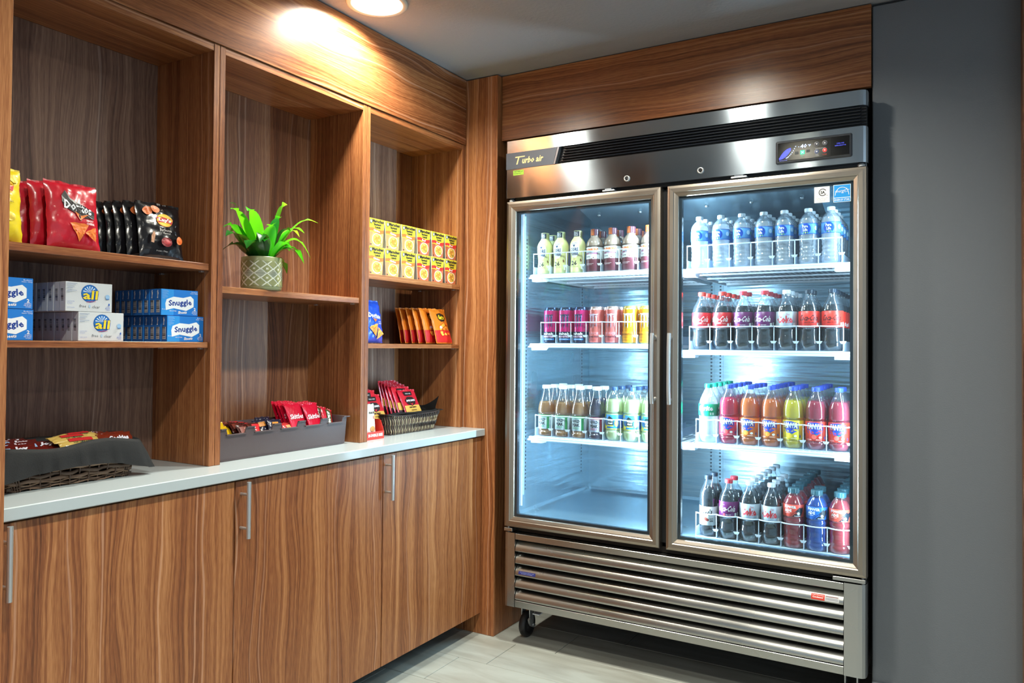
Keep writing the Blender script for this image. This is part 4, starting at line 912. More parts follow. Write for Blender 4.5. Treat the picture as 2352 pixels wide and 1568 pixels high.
        tc_ = {'berry': (236, 190, 214), 'salmon': (80, 40, 52), 'gold': (120, 70, 24), 'dark': (150, 160, 190)}[k]
        ce = {'berry': ((30, 34, 62), (160, 150, 210)), 'salmon': ((196, 170, 190), (86, 44, 60)), 'gold': ((226, 232, 240), (96, 66, 40)), 'dark': ((150, 160, 190), None)}[k]
        it += [tuple([c[0], [(p[0] + 0.002, p[1] + 0.010) for p in c[1]], c[2]]) for c in claw(*ce)]
        if items != 'ENERGY': it.append(('T', items, 0.001, -0.0315, 0.046, 0.0105, {'rehab': WHITE, 'JUICE': (210, 150, 160)}[items], {'bold': 0.03}))
        it += [('T', 'MONSTER', 0.0, -0.0435 if items != 'ENERGY' else -0.034, 0.048, 0.0080, tc_, {'bold': 0.03})]
        if k == 'berry': it += [('R', -0.022, 0.026, -0.0575, -0.0510, (60, 130, 210)), ('T', 'WILD BERRY TEA', 0.002, -0.0542, 0.034, 0.0034, WHITE)]
        else: it += [('T', 'ENERGY' if k == 'gold' else 'ENERGY + JUICE', 0.0, -0.0520 if k != 'gold' else -0.0450, 0.034, 0.0042, tc_), ('R', -0.016, 0.016, -0.0575, -0.0562, tc_)]
        draw(b, cyl_map(0.0311, 0.0700), it, 0.0003, 0.00015)
        o = b.build('can_body', t); reg(t, o)
        b = MB(); b.lathe([(0.0, CH_ - 0.0030), (0.007, CH_ - 0.0030), (0.0075, CH_ - 0.0038)], P((190, 194, 198), 0.3, 0.9), 12, (0, -0.006, 0)); b.box(-0.006, 0.006, -0.018, 0.004, CH_ - 0.0034, CH_ - 0.0024, P((190, 194, 198), 0.3, 0.9), 0.001)
        o = b.build('pull_tab', t); reg(t, o)
        D[k] = t
mkall()
used = {}
def place_drink(key, x, y, z, rz, label, group):
    src = D[key]
    if key not in used:
        used[key] = 1; src.location = (x, y, z); src.rotation_euler = (0, 0, rz); src['label'] = label; src['group'] = group; return src
    return copy_thing(src, (x, y, z), (0, 0, rz), label, group)
DESC = {'water': 'clear water bottle with blue label', 'cola_red': 'cola bottle with red label', 'cola_cherry': 'cola bottle with dark purple label', 'cola_diet': 'cola bottle with silver label', 'cola_zero': 'cola bottle, orange-red label, black cap',
        'fanta_strawberry': 'pink-red soda bottle', 'fanta_orange': 'orange soda bottle', 'fanta_pineapple': 'yellow soda bottle', 'fanta_berry': 'dark red soda bottle', 'sprite': 'clear soda bottle, green label', 'rootbeer': 'dark root beer bottle, white label',
        'power_red': 'red sports drink bottle', 'power_blue': 'blue sports drink bottle', 'tea_tea': 'pale brown iced tea bottle', 'tea_raspberry': 'dark purple iced tea bottle', 'lemonade': 'pale lemonade bottle', 'coffee': 'brown iced coffee bottle', 'shake': 'cream yellow shake bottle',
        'berry': 'pink and navy can', 'salmon': 'salmon pink can', 'gold': 'golden orange can', 'dark': 'dark navy can'}
def fill(xs, z, lanes, where, pitch, y0=2.833, jit=0.0003):
    r = random.Random(len(xs) * 13 + int(z * 100))
    for k, (x, seq) in enumerate(zip(xs, lanes)):
        y = y0
        for n, key in enumerate(seq):
            if key is None: y += pitch; continue
            pos = ORD[n]; lane = NTH[k]
            lb = '%s, %s in the %s lane from the left, %s' % (DESC[key], pos, lane, where)
            w = lb.split()
            if len(w) > 16: lb = '%s, %s in %s lane from left, %s' % (DESC[key], pos, lane, where)
            place_drink(key, x + r.uniform(-jit, jit), y, z, r.uniform(-0.16, 0.10), lb, '%s, %s' % ({'can': 'drink cans', 'b': 'bottles'}['can' if key in ('berry', 'salmon', 'gold', 'dark') else 'b'], where))
            y += pitch + r.uniform(0, 0.003)
R1x = [-0.847, -0.767, -0.691, -0.613, -0.542, -0.462, -0.388]
R2x = [-0.837, -0.760, -0.685, -0.609, -0.534, -0.459, -0.383]
R3x = [-0.811, -0.736, -0.661, -0.586, -0.511, -0.436, -0.361]
R4x = [-0.810, -0.735, -0.660, -0.584, -0.509, -0.433, -0.358]
L1x = [-1.501, -1.426, -1.350, -1.275, -1.198, -1.120, -1.043]
L2x = [-1.468, -1.400, -1.332, -1.264, -1.194, -1.120, -1.050]
L3x = [-1.488, -1.412, -1.336, -1.261, -1.186, -1.111, -1.036]
rack(R1x, RZ[0], 0.60, 'white lane rack holding water bottles, top shelf, right door'); rack(R2x, RZ[1], 0.60, 'white lane rack holding cola bottles, middle shelf, right door')
rack(R3x, RZ[2], 0.60, 'white lane rack holding bright sodas, lower shelf, right door'); rack(R4x, 0.5235, 0.60, 'white lane rack on the refrigerator floor, right door')
rack(L1x, LZ[0], 0.60, 'white lane rack holding shakes and coffees, top shelf, left door'); rack(L2x, LZ[1], 0.60, 'white lane rack holding drink cans, middle shelf, left door')
rack(L3x, LZ[2], 0.60, 'white lane rack holding teas and lemonades, lower shelf, left door')
e_ = 0.0019
fill(R1x, RZ[0] + e_, [['water'] * 3, ['water'] * 4, ['water'] * 4, ['water'] * 4, ['water'] * 4, ['water'] * 6, ['water'] * 4], 'top right shelf', 0.067)
fill(R2x, RZ[1] + e_, [['cola_red'] * 6, ['cola_red'] * 4, ['cola_cherry'] * 2, ['cola_cherry'] * 4, ['cola_diet'] * 4, ['cola_zero'] * 2, ['cola_zero'] * 6], 'middle right shelf', 0.073)
fill(R3x, RZ[2] + e_, [['sprite'] * 5, ['fanta_strawberry'] * 5, ['fanta_orange'] * 4, ['fanta_orange'] * 6, ['fanta_pineapple'] * 4, ['fanta_berry'] * 5, ['fanta_berry'] * 2], 'lower right shelf', 0.073)
fill(R4x, 0.5235 + e_, [['rootbeer'] * 2, ['cola_cherry'] * 2, ['cola_diet'] * 7, ['cola_diet'] * 4, ['power_red'] * 7, ['power_blue'] * 2, ['power_red'] * 7], 'right compartment floor', 0.0745)
fill(L1x, LZ[0] + e_, [['shake'] * 2, ['shake'], ['shake'], ['coffee'] * 2, ['coffee'] * 2, ['coffee'] * 3, ['coffee'] * 2], 'top left shelf', 0.070)
fill(L2x, LZ[1] + e_, [['berry'] * 5, ['berry'] * 5, ['berry'] * 5, ['salmon'] * 3 + ['dark'] * 2, ['salmon'] * 3 + ['dark'] * 2, ['gold'] * 4, ['gold'] * 4], 'middle left shelf', 0.0655)
fill(L3x, LZ[2] + e_, [['tea_tea'] * 3, ['tea_tea'] * 3, ['tea_tea'] * 2, ['tea_raspberry'] * 2, ['lemonade'] * 3, ['lemonade'] * 4, ['lemonade'] * 3], 'lower left shelf', 0.0735)

# ================================================================== SNACKS, BOXES AND THE PLANT
def foil(rgb, rough=0.28, coat=0.4): return P(rgb, rough, 0.0, coat, 0.35, 45.0)
def pos(x, y, z, a):       # helper: rotation of an object that faces +x and leans back by a
    return (-a, 0, pi / 2)
def bag_fn(w, h, t, seed, crimp=0.05, puff=1.0, wr=1.0):
    r = random.Random(seed); ph = [r.uniform(0, 6.28) for _ in range(8)]; fr_ = [r.uniform(0.7, 1.5) for _ in range(8)]
    def f(u, v, side, off=0.0):      # u,v in [-1,1]; side -1 front (toward -y), +1 back
        ev = 1 - abs(v) ** 3.2; eu = 1 - abs(u) ** 2.6
        th = t * 0.5 * (max(0, ev) ** 0.7) * (max(0, eu) ** 0.55) * puff
        k = wr * 0.020 * t * (sin(9 * fr_[0] * u + 4 * v + ph[0]) + sin(7 * fr_[1] * v * 1.7 - 5 * u + ph[1]) + 0.8 * sin(15 * u * fr_[2] + ph[2]) * abs(v) + 0.7 * sin(17 * v + 9 * u + ph[3]))
        edge = wr * abs(u) ** 3 * 0.05 * t * sin(9 * v + ph[4])
        pinch = 1 - 0.045 * (1 - abs(v)) ** 0.6 - 0.010 * wr * sin(6 * v + ph[5])
        x = u * w / 2 * pinch; z = 0.003 + (v + 1) / 2 * h + (wr * 0.004 * h * sin(5 * u + ph[6]) * (abs(v) ** 4) if v > 0 else 0)
        y = side * (th + abs(k) * (ev > 0.05) * 3.0 * min(1, ev * 2)) + edge
        if side < 0: y -= off
        return (x, y, z)
    return f
def bag_mesh(mat, w, h, t, seed, nu=22, nv=26, crimp_mat=None, wr=1.0, puff=1.0):
    f = bag_fn(w, h, t, seed, puff=puff, wr=wr); b = MB()
    for side in (-1, 1):
        vs = [f(-1 + 2 * i / nu, -1 + 2 * j / nv, side) for j in range(nv + 1) for i in range(nu + 1)]
        fs = [(j * (nu + 1) + i, j * (nu + 1) + i + 1, (j + 1) * (nu + 1) + i + 1, (j + 1) * (nu + 1) + i) for j in range(nv) for i in range(nu)]
        if side > 0: fs = [q[::-1] for q in fs]
        b.add(vs, fs, mat, True)
    return b, f
def crimp(b, w, h, mat, z0, z1, seed):
    r = random.Random(seed); n = 14; vs = []
    for j in range(2):
        for i in range(n + 1):
            x = -w / 2 + w * i / n; vs.append((x * 0.985, 0.0012 * (1 if i % 2 else -1) + 0.002 * sin(i * 0.8 + seed), z0 if j == 0 else z1 + 0.0012 * sin(i * 1.3 + seed)))
    b.add(vs, [(i, i + 1, n + 2 + i, n + 1 + i) for i in range(n)], mat, False)
def bag_map(f, w, h):
    return lambda a, c, off: f(max(-1, min(1, 2 * a / w)), max(-1, min(1, 2 * c / h)), -1, off + 0.0013)
def make_bag(name, cat, rgb, w, h, t, seed, prints, lb, bottom=None, wr=0.55, rough=0.28, parts=True):
    th = thing(name, lb, cat)
    m = foil(rgb, rough); b, f = bag_mesh(m, w, h, t, seed, wr=wr)
    if bottom:
        mp = bag_map(f, w, h); draw(b, mp, [('R', -w / 2 * .97, w / 2 * .97, -h / 2 * 0.95, -h / 2 * 0.95 + bottom[1], bottom[0])], 0.0002)
    o = b.build('bag', th); reg(th, o)
    b = MB(); crimp(b, w, h, m, h * 0.985, h * 1.045, seed)
    o = b.build('crimped_seal', th); reg(th, o)
    if prints:
        b = MB(); draw(b, bag_map(f, w, h), prints, 0.0004, 0.00025); o = b.build('front_print', th); reg(th, o)
    return th
def chip(cx, cy, s, rot=0.0, tri=True, rgb=(226, 120, 44)):
    if tri: pts = [(0, -1.0), (0.98, 0.72), (0.5, 0.84), (0.0, 0.80), (-0.5, 0.86), (-0.98, 0.76)]
    else: pts = [(cos(a) * (1 + 0.08 * sin(3 * a)), 0.8 * sin(a)) for a in [2 * pi * k / 14 for k in range(14)]]
    P_ = [(cx + s * (x * cos(rot) - y * sin(rot)), cy + s * (x * sin(rot) + y * cos(rot))) for x, y in pts]
    out = [('P', P_, rgb)]
    r = random.Random(int(cx * 1e4) + 5)
    for _ in range(12):
        x, y = r.uniform(-.55, .55), r.uniform(-.3, .6); out.append(('E', cx + s * (x * cos(rot) - y * sin(rot)), cy + s * (x * sin(rot) + y * cos(rot)), s * .09, s * .07, (min(255, rgb[0] + 18), rgb[1] + r.randint(-30, 40), rgb[2] + r.randint(-14, 30))))
    return out
YL = (246, 206, 40); RD = (200, 30, 34)
def oval_logo(cx, cy, s, txt):
    return [('E', cx, cy, 0.026 * s, 0.0185 * s, (240, 150, 30)), ('E', cx, cy + 0.001 * s, 0.0245 * s, 0.017 * s, YL), ('P', [(cx - 0.027 * s, cy + 0.006 * s), (cx - 0.022 * s, cy - 0.008 * s), (cx, cy - 0.0055 * s), (cx + 0.022 * s, cy - 0.010 * s), (cx + 0.027 * s, cy + 0.005 * s), (cx + 0.010 * s, cy + 0.0065 * s), (cx - 0.012 * s, cy + 0.0095 * s)], RD), ('T', txt, cx, cy - 0.0005 * s, 0.040 * s, 0.0135 * s, WHITE, {'bold': 0.04, 'rot': -0.06})]
Z1 = 1.4475
# plain yellow chip bag at the far left
t = make_bag('chip_bag', 'chip bag', (236, 214, 40), 0.135, 0.168, 0.050, 11, oval_logo(0.018, 0.040, 1.0, "Lay's") + [('T', 'Classic', 0.026, 0.006, 0.030, 0.008, (90, 70, 20))] + [('E', x, y, 0.014, 0.010, (250, 220, 90)) for x, y in ((-0.02, 0.062), (0.03, -0.03), (0.0, -0.05), (0.045, 0.060))],
             'bright yellow chip bag at the left end of the upper shelf')
t.location = (-1.898, 0.902, Z1); t.rotation_euler = (-0.10, 0, pi / 2)
# red chip bags
RC = [('P', [(-0.034, 0.046), (-0.024, 0.060), (-0.020, 0.045), (0.010, 0.030), (0.052, 0.014), (0.050, -0.004), (0.016, -0.004), (0.010, -0.014), (0.0, 0.004), (-0.030, 0.018), (-0.036, 0.030)], (24, 16, 18)), ('T', 'Doritos', 0.006, 0.020, 0.074, 0.022, (230, 234, 238), {'bold': 0.04, 'rot': -0.14, 'shear': -0.1}),
      ('P', [(-0.004, 0.010), (0.008, -0.012), (0.034, 0.006), (0.010, -0.004)], (226, 120, 44)), ('T', 'NACHO', 0.036, -0.010, 0.020, 0.0055, (240, 220, 220), {'bold': 0.03}), ('T', 'CHEESE', 0.037, -0.018, 0.022, 0.0055, (240, 220, 220), {'bold': 0.03})] + chip(0.006, -0.040, 0.025) + chip(0.040, -0.046, 0.018, 0.5)
first = None
for n, (x, y, rz, ln) in enumerate([(-1.890, 1.087, 0.04, 0.13), (-1.930, 1.070, 0.02, 0.12), (-1.970, 1.052, 0.0, 0.12), (-2.010, 1.060, 0.0, 0.12)]):
    lb = 'red tortilla chip bag, %s in its row on the upper left shelf' % ORD[n]
    if first is None:
        first = make_bag('chip_bag', 'chip bag', (186, 18, 40), 0.135, 0.160, 0.032, 21, RC, lb); first['group'] = 'red tortilla chip bags'; first.location = (x, y, Z1); first.rotation_euler = (-ln, 0, pi / 2 + rz)
    else: copy_thing(first, (x, y, Z1), (-ln, 0, pi / 2 + rz), lb, 'red tortilla chip bags')
BC = oval_logo(0.012, 0.030, 1.0, "Lay's") + [('T', 'Barbecue', 0.012, 0.002, 0.038, 0.0085, (226, 220, 214), {}), ('T', 'Flavored', 0.014, -0.007, 0.022, 0.005, (226, 220, 214))] + chip(-0.038, 0.052, 0.015, 0.4, False, (214, 110, 50)) + chip(-0.016, 0.058, 0.013, -0.3, False, (220, 120, 56)) + \
     [('E', 0.006, -0.034, 0.017, 0.013, (120, 20, 28)), ('E', 0.006, -0.034, 0.010, 0.007, (160, 30, 40)), ('P', [(-0.040, -0.020), (-0.032, -0.006), (-0.028, -0.016), (-0.034, -0.040), (-0.042, -0.038)], (176, 128, 96))] + chip(0.048, -0.026, 0.012, 1.2, False, (226, 110, 40)) + [('T', 'Potato Chips', -0.012, -0.062, 0.034, 0.005, (180, 180, 180))]
first = None
for n, (x, y, rz, ln) in enumerate([(-1.892, 1.330, 0.0, 0.18), (-1.924, 1.316, -0.02, 0.17), (-1.955, 1.306, -0.02, 0.16), (-1.986, 1.300, -0.03, 0.15), (-2.017, 1.292, -0.03, 0.14)]):
    lb = 'black barbecue chip bag, %s in its row on the upper left shelf' % ORD[n]
    if first is None:
        first = make_bag('chip_bag', 'chip bag', (20, 20, 24), 0.135, 0.152, 0.021, 31, BC, lb, rough=0.2); first['group'] = 'black chip bags'; first.location = (x, y, Z1); first.rotation_euler = (-ln, 0, pi / 2 + rz)
    else: copy_thing(first, (x, y, Z1), (-ln, 0, pi / 2 + rz), lb, 'black chip bags')
# laundry boxes
Z2 = 1.2225
def carton(name, rgb, w, h, d, items, sides, lb):
    t = thing(name, lb, 'carton')
    b = MB(); b.box(-w / 2, w / 2, 0, d, 0, h, P(rgb, 0.5), 0.0008); o = b.build('box', t); reg(t, o)
    b = MB(); draw(b, y_map(0, 0, h / 2), items, 0.0002, 0.0001); o = b.build('front_print', t); reg(t, o)
    b = MB(); draw(b, lambda a, c, off: (-w / 2 - off, d / 2 - a, h / 2 + c), sides, 0.0002, 0.0001); o = b.build('side_print', t); reg(t, o)
    return t
def barcode(cx, cy, w, h, vertical=True):
    out = [('R', cx - w / 2, cx + w / 2, cy - h / 2, cy + h / 2, (226, 228, 232))]; r = random.Random(4); n = 12
    for k in range(n):
        z = cy - h / 2 + h * (k + 0.15) / n; out.append(('R', cx - w / 2 + 0.0008, cx + w / 2 - 0.0008, z, z + h / n * r.choice((0.35, 0.5, 0.7)), (24, 26, 34)))
    return out
AB = (30, 90, 190)
ray = [('P', [(-0.001, 0.009), (0.0275 * cos(a), 0.009 + 0.0215 * sin(a)), (0.0275 * cos(a + 0.16), 0.009 + 0.0215 * sin(a + 0.16))], (120, 180, 232)) for a in [k * pi / 8 + 0.3 for k in range(7)]]
ALLF = [('E', 0.001, 0.009, 0.0225, 0.0225, (24, 96, 170)), ('E', 0.001, 0.009, 0.0190, 0.0190, (34, 120, 200))] + [('P', [(0.001, 0.012), (0.001 + 0.0185 * cos(a), 0.009 + 0.0185 * sin(a)), (0.001 + 0.0185 * cos(a + 0.14), 0.009 + 0.0185 * sin(a + 0.14))], (226, 240, 250)) for a in [0.35 + k * 0.4 for k in range(7)]] + \
    [('T', 'all', 0.002, 0.0055, 0.040, 0.0245, (24, 60, 140), {'bold': 0.05, 'shear': 0.1}), ('T', 'all', 0.002, 0.0055, 0.038, 0.0225, (238, 214, 40), {'bold': 0.02, 'shear': 0.1}), ('T', 'stainlifters', 0.004, -0.0105, 0.024, 0.0036, (220, 90, 90), {'rot': 0.1}),
     ('T', 'free', -0.017, -0.0225, 0.017, 0.0070, (60, 66, 76), {'shear': 0.15}), ('T', 'clear', 0.0165, -0.0235, 0.020, 0.0070, (60, 66, 76), {'shear': 0.15}), ('E', 0.000, -0.0225, 0.0024, 0.0040, (170, 200, 226)), ('T', '1', 0.0505, -0.0165, 0.003, 0.0055, AB, {'bold': 0.04}), ('T', 'LOAD', 0.0480, -0.0225, 0.009, 0.0028, AB), ('T', 'BRASSEE', 0.0468, -0.0265, 0.012, 0.0028, AB), ('T', 'CARGA', 0.0475, -0.0305, 0.010, 0.0028, AB),
     ('E', 0.046, 0.003, 0.0058, 0.0058, (150, 190, 226)), ('R', 0.0415, 0.0505, -0.0035, -0.0015, (60, 120, 190)), ('T', 'Liquid Laundry', -0.0475, -0.0120, 0.018, 0.0028, AB), ('T', 'Detergent', -0.0500, -0.0165, 0.013, 0.0028, AB), ('T', 'Lessive Liquide', -0.0475, -0.0270, 0.018, 0.0028, AB)] + \
    [('R', -0.0575, -0.0575 + l, 0.0315 - 0.0028 * k, 0.0325 - 0.0028 * k, (120, 140, 170)) for k, l in enumerate((0.025, 0.021, 0.0, 0.018, 0.014, 0.0, 0.024, 0.012))]
t_ = [0.0258, 0.0745, 0.120]
def box_rows(proto_args, rows, group, desc):
    first = None
    for (yc, z, x0, n, lbrow) in rows:
        for k in range(n):
            lb = '%s, %s from the front in the %s' % (desc, ORD[k] if k else 'foremost', lbrow) if k else '%s, foremost in the %s' % (desc, lbrow)
            r = random.Random(k * 7 + int(z * 1000)); yy = yc + r.uniform(-0.0012, 0.0012) * (k > 0); xx = x0 - k * 0.0262
            if first is None:
                first = carton(*proto_args, lb); first['group'] = group; first.location = (xx, yy, z); first.rotation_euler = (0, 0, pi / 2)
            else: copy_thing(first, (xx, yy, z), (0, 0, pi / 2), lb, group)
HB = 0.0725
box_rows(('laundry_detergent_box', (206, 212, 216), 0.119, HB, 0.0255, ALLF, [('R', -0.0118, 0.0118, -0.035, 0.035, (206, 212, 220))] + barcode(0.0, 0.004, 0.012, 0.030)), [(1.157, Z2, -1.885, 8, 'bottom row'), (1.1245, Z2 + HB + 0.0006, -1.885, 7, 'top row')], 'white detergent boxes on the middle left shelf', 'white detergent box')
SNB = (20, 122, 214)
SNF = [('R', -0.0583, -0.020, -0.0355, 0.0355, (44, 150, 232)), ('P', [(-0.042, 0.008), (-0.020, 0.016), (0.010, 0.014), (0.034, 0.020), (0.044, 0.012), (0.044, -0.010), (0.020, -0.022), (-0.020, -0.016), (-0.044, -0.022), (-0.046, -0.004)], (236, 244, 250)),
       ('T', 'Snuggle', 0.001, -0.002, 0.074, 0.0215, (18, 60, 150), {'bold': 0.03, 'rot': 0.07}), ('T', 'FABRIC SOFTENER', -0.022, -0.0235, 0.022, 0.0028, WHITE), ('T', 'Sheets', 0.008, -0.0265, 0.028, 0.0080, WHITE, {'bold': 0.03, 'rot': 0.06, 'shear': 0.1}), ('T', '2', 0.0475, -0.0165, 0.0065, 0.0085, WHITE, {'bold': 0.03}), ('T', 'SHEETS', 0.0470, -0.0235, 0.015, 0.0028, WHITE), ('T', 'FEUILLES', 0.0465, -0.0275, 0.017, 0.0028, WHITE), ('T', 'HOJAS', 0.0480, -0.0315, 0.012, 0.0028, WHITE),
       ('T', 'Reduces', 0.046, 0.0315, 0.019, 0.0032, WHITE), ('T', 'Static Cling', 0.0440, 0.0270, 0.024, 0.0034, WHITE), ('T', 'Blue Sparkle', -0.0505, -0.0200, 0.012, 0.0036, WHITE)] + [('R', -0.0560, -0.0560 + l, 0.0310 - 0.0030 * k, 0.0318 - 0.0030 * k, (150, 200, 240)) for k, l in enumerate((0.018, 0.020, 0.015, 0.019, 0.012, 0.017, 0.016, 0.008))]
SSD = [('R', -0.0120, 0.0120, -0.0352, 0.0352, (36, 104, 184))] + barcode(0.0, -0.012, 0.014, 0.034) + [('T', 'Snuggle', 0.0, 0.0215, 0.023, 0.0068, WHITE, {'rot': pi / 2, 'bold': 0.03})]
box_rows(('dryer_sheet_box', SNB, 0.117, HB - 0.0005, 0.0255, SNF, SSD), [(1.4025, Z2, -1.885, 8, 'bottom row by the divider'), (1.3850, Z2 + HB + 0.0006, -1.888, 8, 'top row by the divider'), (0.9320, Z2, -1.885, 8, 'bottom row at the far left'), (0.9305, Z2 + HB + 0.0006, -1.885, 8, 'top row at the far left')], 'blue dryer sheet boxes on the middle left shelf', 'blue dryer sheet box')

# ---- potted plant
pt = thing('potted_plant', 'leafy green plant in a white-and-sage diamond patterned pot', 'potted plant', (-1.9155, 1.698, 1.3862))
b = MB(); SAGE = P((142, 150, 110), 0.3, 0, 0.3); PR = 0.062
b.lathe([(0.0, 0.001), (0.056, 0.0), (0.060, 0.002), (PR, 0.008), (PR, 0.102), (0.0615, 0.104), (0.0590, 0.104), (0.0580, 0.100), (0.0570, 0.085)], SAGE, 48); pot = b.build('pot', pt)
b = MB(); WH = (222, 228, 214); it = []; n = 10; pw = 2 * pi * PR / n; OL = (136, 142, 98)
it.append(('R', -pi * PR, pi * PR, 0.0125, 0.0900, WH))
for k in range(-5, 5):
    cx = (k + 0.5) * pw
    dia = lambda x, z, hw, hh, c: ('P', [(x - hw, z), (x, z - hh), (x + hw, z), (x, z + hh)], c)
    it += [dia(cx, 0.0655, pw * .40, 0.0125, OL), dia(cx, 0.0375, pw * .40, 0.0125, OL), dia(cx + pw / 2, 0.0800, pw * .40, 0.0125, OL), dia(cx + pw / 2, 0.0230, pw * .40, 0.0125, OL)]
    it += [('R', cx - 0.0030, cx + 0.0030, 0.0625, 0.0685, (236, 240, 232)), ('R', cx - 0.0030, cx + 0.0030, 0.0345, 0.0405, (236, 240, 232))]
    for j in range(9):
        zz = 0.0515 + (j - 4) * 0.0026; hw = pw * .42 * (1 - abs(j - 4) / 5.0); it.append(('R', cx + pw / 2 - hw, cx + pw / 2 + hw, zz - 0.0006, zz + 0.0006, (110, 116, 84)))
    it += [('P', [(cx - pw * .30, 0.0905), (cx, 0.0815), (cx + pw * .30, 0.0905)], OL), ('P', [(cx - pw * .30, 0.0122), (cx, 0.0215), (cx + pw * .30, 0.0122)], OL)]
draw(b, cyl_map(PR, 0.0, 0.8), it, 0.0002, 0.000012); b.build('painted_pattern', pt)
b = MB(); b.lathe([(0.0575, 0.084), (0.03, 0.088), (0.0, 0.090)], P((46, 34, 26), 0.95, 0, 0, 1.0, 150), 24); b.build('soil', pt)
def leafmat(rgb, trans):
    key = ('leaf', rgb)
    if key in MATS: return MATS[key]
    m, t, N, L = nodes_of('leaf'); bs = N['Principled BSDF']; out = N['Material Output']
    bs.inputs['Base Color'].default_value = srgb(*rgb); bs.inputs['Roughness'].default_value = 0.24
    tl = N.new('ShaderNodeBsdfTranslucent'); tl.inputs[0].default_value = srgb(min(255, rgb[0] + 60), min(255, rgb[1] + 50), rgb[2])
    mx = N.new('ShaderNodeMixShader'); mx.inputs[0].default_value = trans; L.new(bs.outputs[0], mx.inputs[1]); L.new(tl.outputs[0], mx.inputs[2]); L.new(mx.outputs[0], out.inputs[0])
    MATS[key] = m; return m
LM = [leafmat((70, 196, 34), 0.35), leafmat((30, 158, 30), 0.3), leafmat((22, 84, 26), 0.15), leafmat((112, 214, 50), 0.4)]
def leaf(az, reach, rise, droop, w, mat, base_r=0.018, twist=0.0, seed=0):
    r = random.Random(seed); n = 14; b = MB(); vs = []
    dx, dy = cos(az), sin(az); sx, sy = -dy, dx; s0 = Vector((dx * base_r, dy * base_r, 0.085))
    for i in range(n + 1):
        t = i / n; d = reach * (t ** 0.9); z = rise * sin(min(1.0, t * 1.15) * pi / 2) - droop * t ** 2.6
        c = Vector((s0.x + dx * d, s0.y + dy * d, s0.z + z)); c += Vector((sx, sy, 0)) * (0.010 * sin(t * 3 + seed) * t)
        wd = w * (0.22 + 0.78 * sin(min(1, t * 1.25 + 0.10) * pi) ** 0.8 if t < 0.72 else max(0.0, 0.80 * (1 - ((t - 0.72) / 0.28) ** 1.5)))
        tw = twist * t; L_ = Vector((sx * cos(tw), sy * cos(tw), sin(tw))); wav = 0.10 * sin(t * 14 + seed)
        vs += [tuple(c - L_ * wd + Vector((0, 0, wd * (0.30 + wav)))), tuple(c - L_ * wd * .5 + Vector((0, 0, wd * 0.10))), tuple(c), tuple(c + L_ * wd * .5 + Vector((0, 0, wd * 0.10))), tuple(c + L_ * wd + Vector((0, 0, wd * (0.30 - wav))))]
    fs = [(i * 5 + k, i * 5 + k + 1, i * 5 + k + 6, i * 5 + k + 5) for i in range(n) for k in range(4)]
    b.add(vs, fs, mat, True); return b.build('leaf', pt)
# az measured in the scene: +y (90 deg) is to the right in the picture, +x (0 deg) toward the viewer
LS = [(75, .125, .100, .030, .014, 0), (60, .150, .115, .020, .012, 3), (100, .105, .075, .055, .015, 1), (85, .140, .060, .075, .013, 1), (50, .100, .045, .060, .014, 2), (30, .055, .135, .0, .016, 3), (10, .045, .100, .0, .019, 1), (-15, .050, .080, .005, .018, 0), (-60, .085, .120, .020, .016, 0),
      (-75, .130, .110, .010, .013, 0), (-95, .120, .085, .030, .015, 1), (-80, .150, .060, .030, .019, 2), (-60, .130, .050, .050, .020, 2), (-100, .110, .040, .040, .018, 2), (-40, .090, .070, .050, .016, 2), (70, .070, .085, .015, .017, 2), (95, .150, .100, .035, .012, 3), (-110, .085, .130, .005, .010, 2), (140, .090, .090, .030, .014, 2), (-150, .080, .080, .020, .015, 2), (20, .085, .050, .040, .015, 1), (-30, .060, .050, .020, .017, 1), (105, .120, .020, .060, .014, 2), (45, .125, .080, .090, .010, 0)]
for i, (az, re, ri, dr, w, mi_) in enumerate(LS): leaf(math.radians(az), re * 1.06, ri * 1.25 + 0.022, dr * 1.1, w * 1.35, LM[mi_], twist=0.4 * sin(i * 2.1), seed=i)

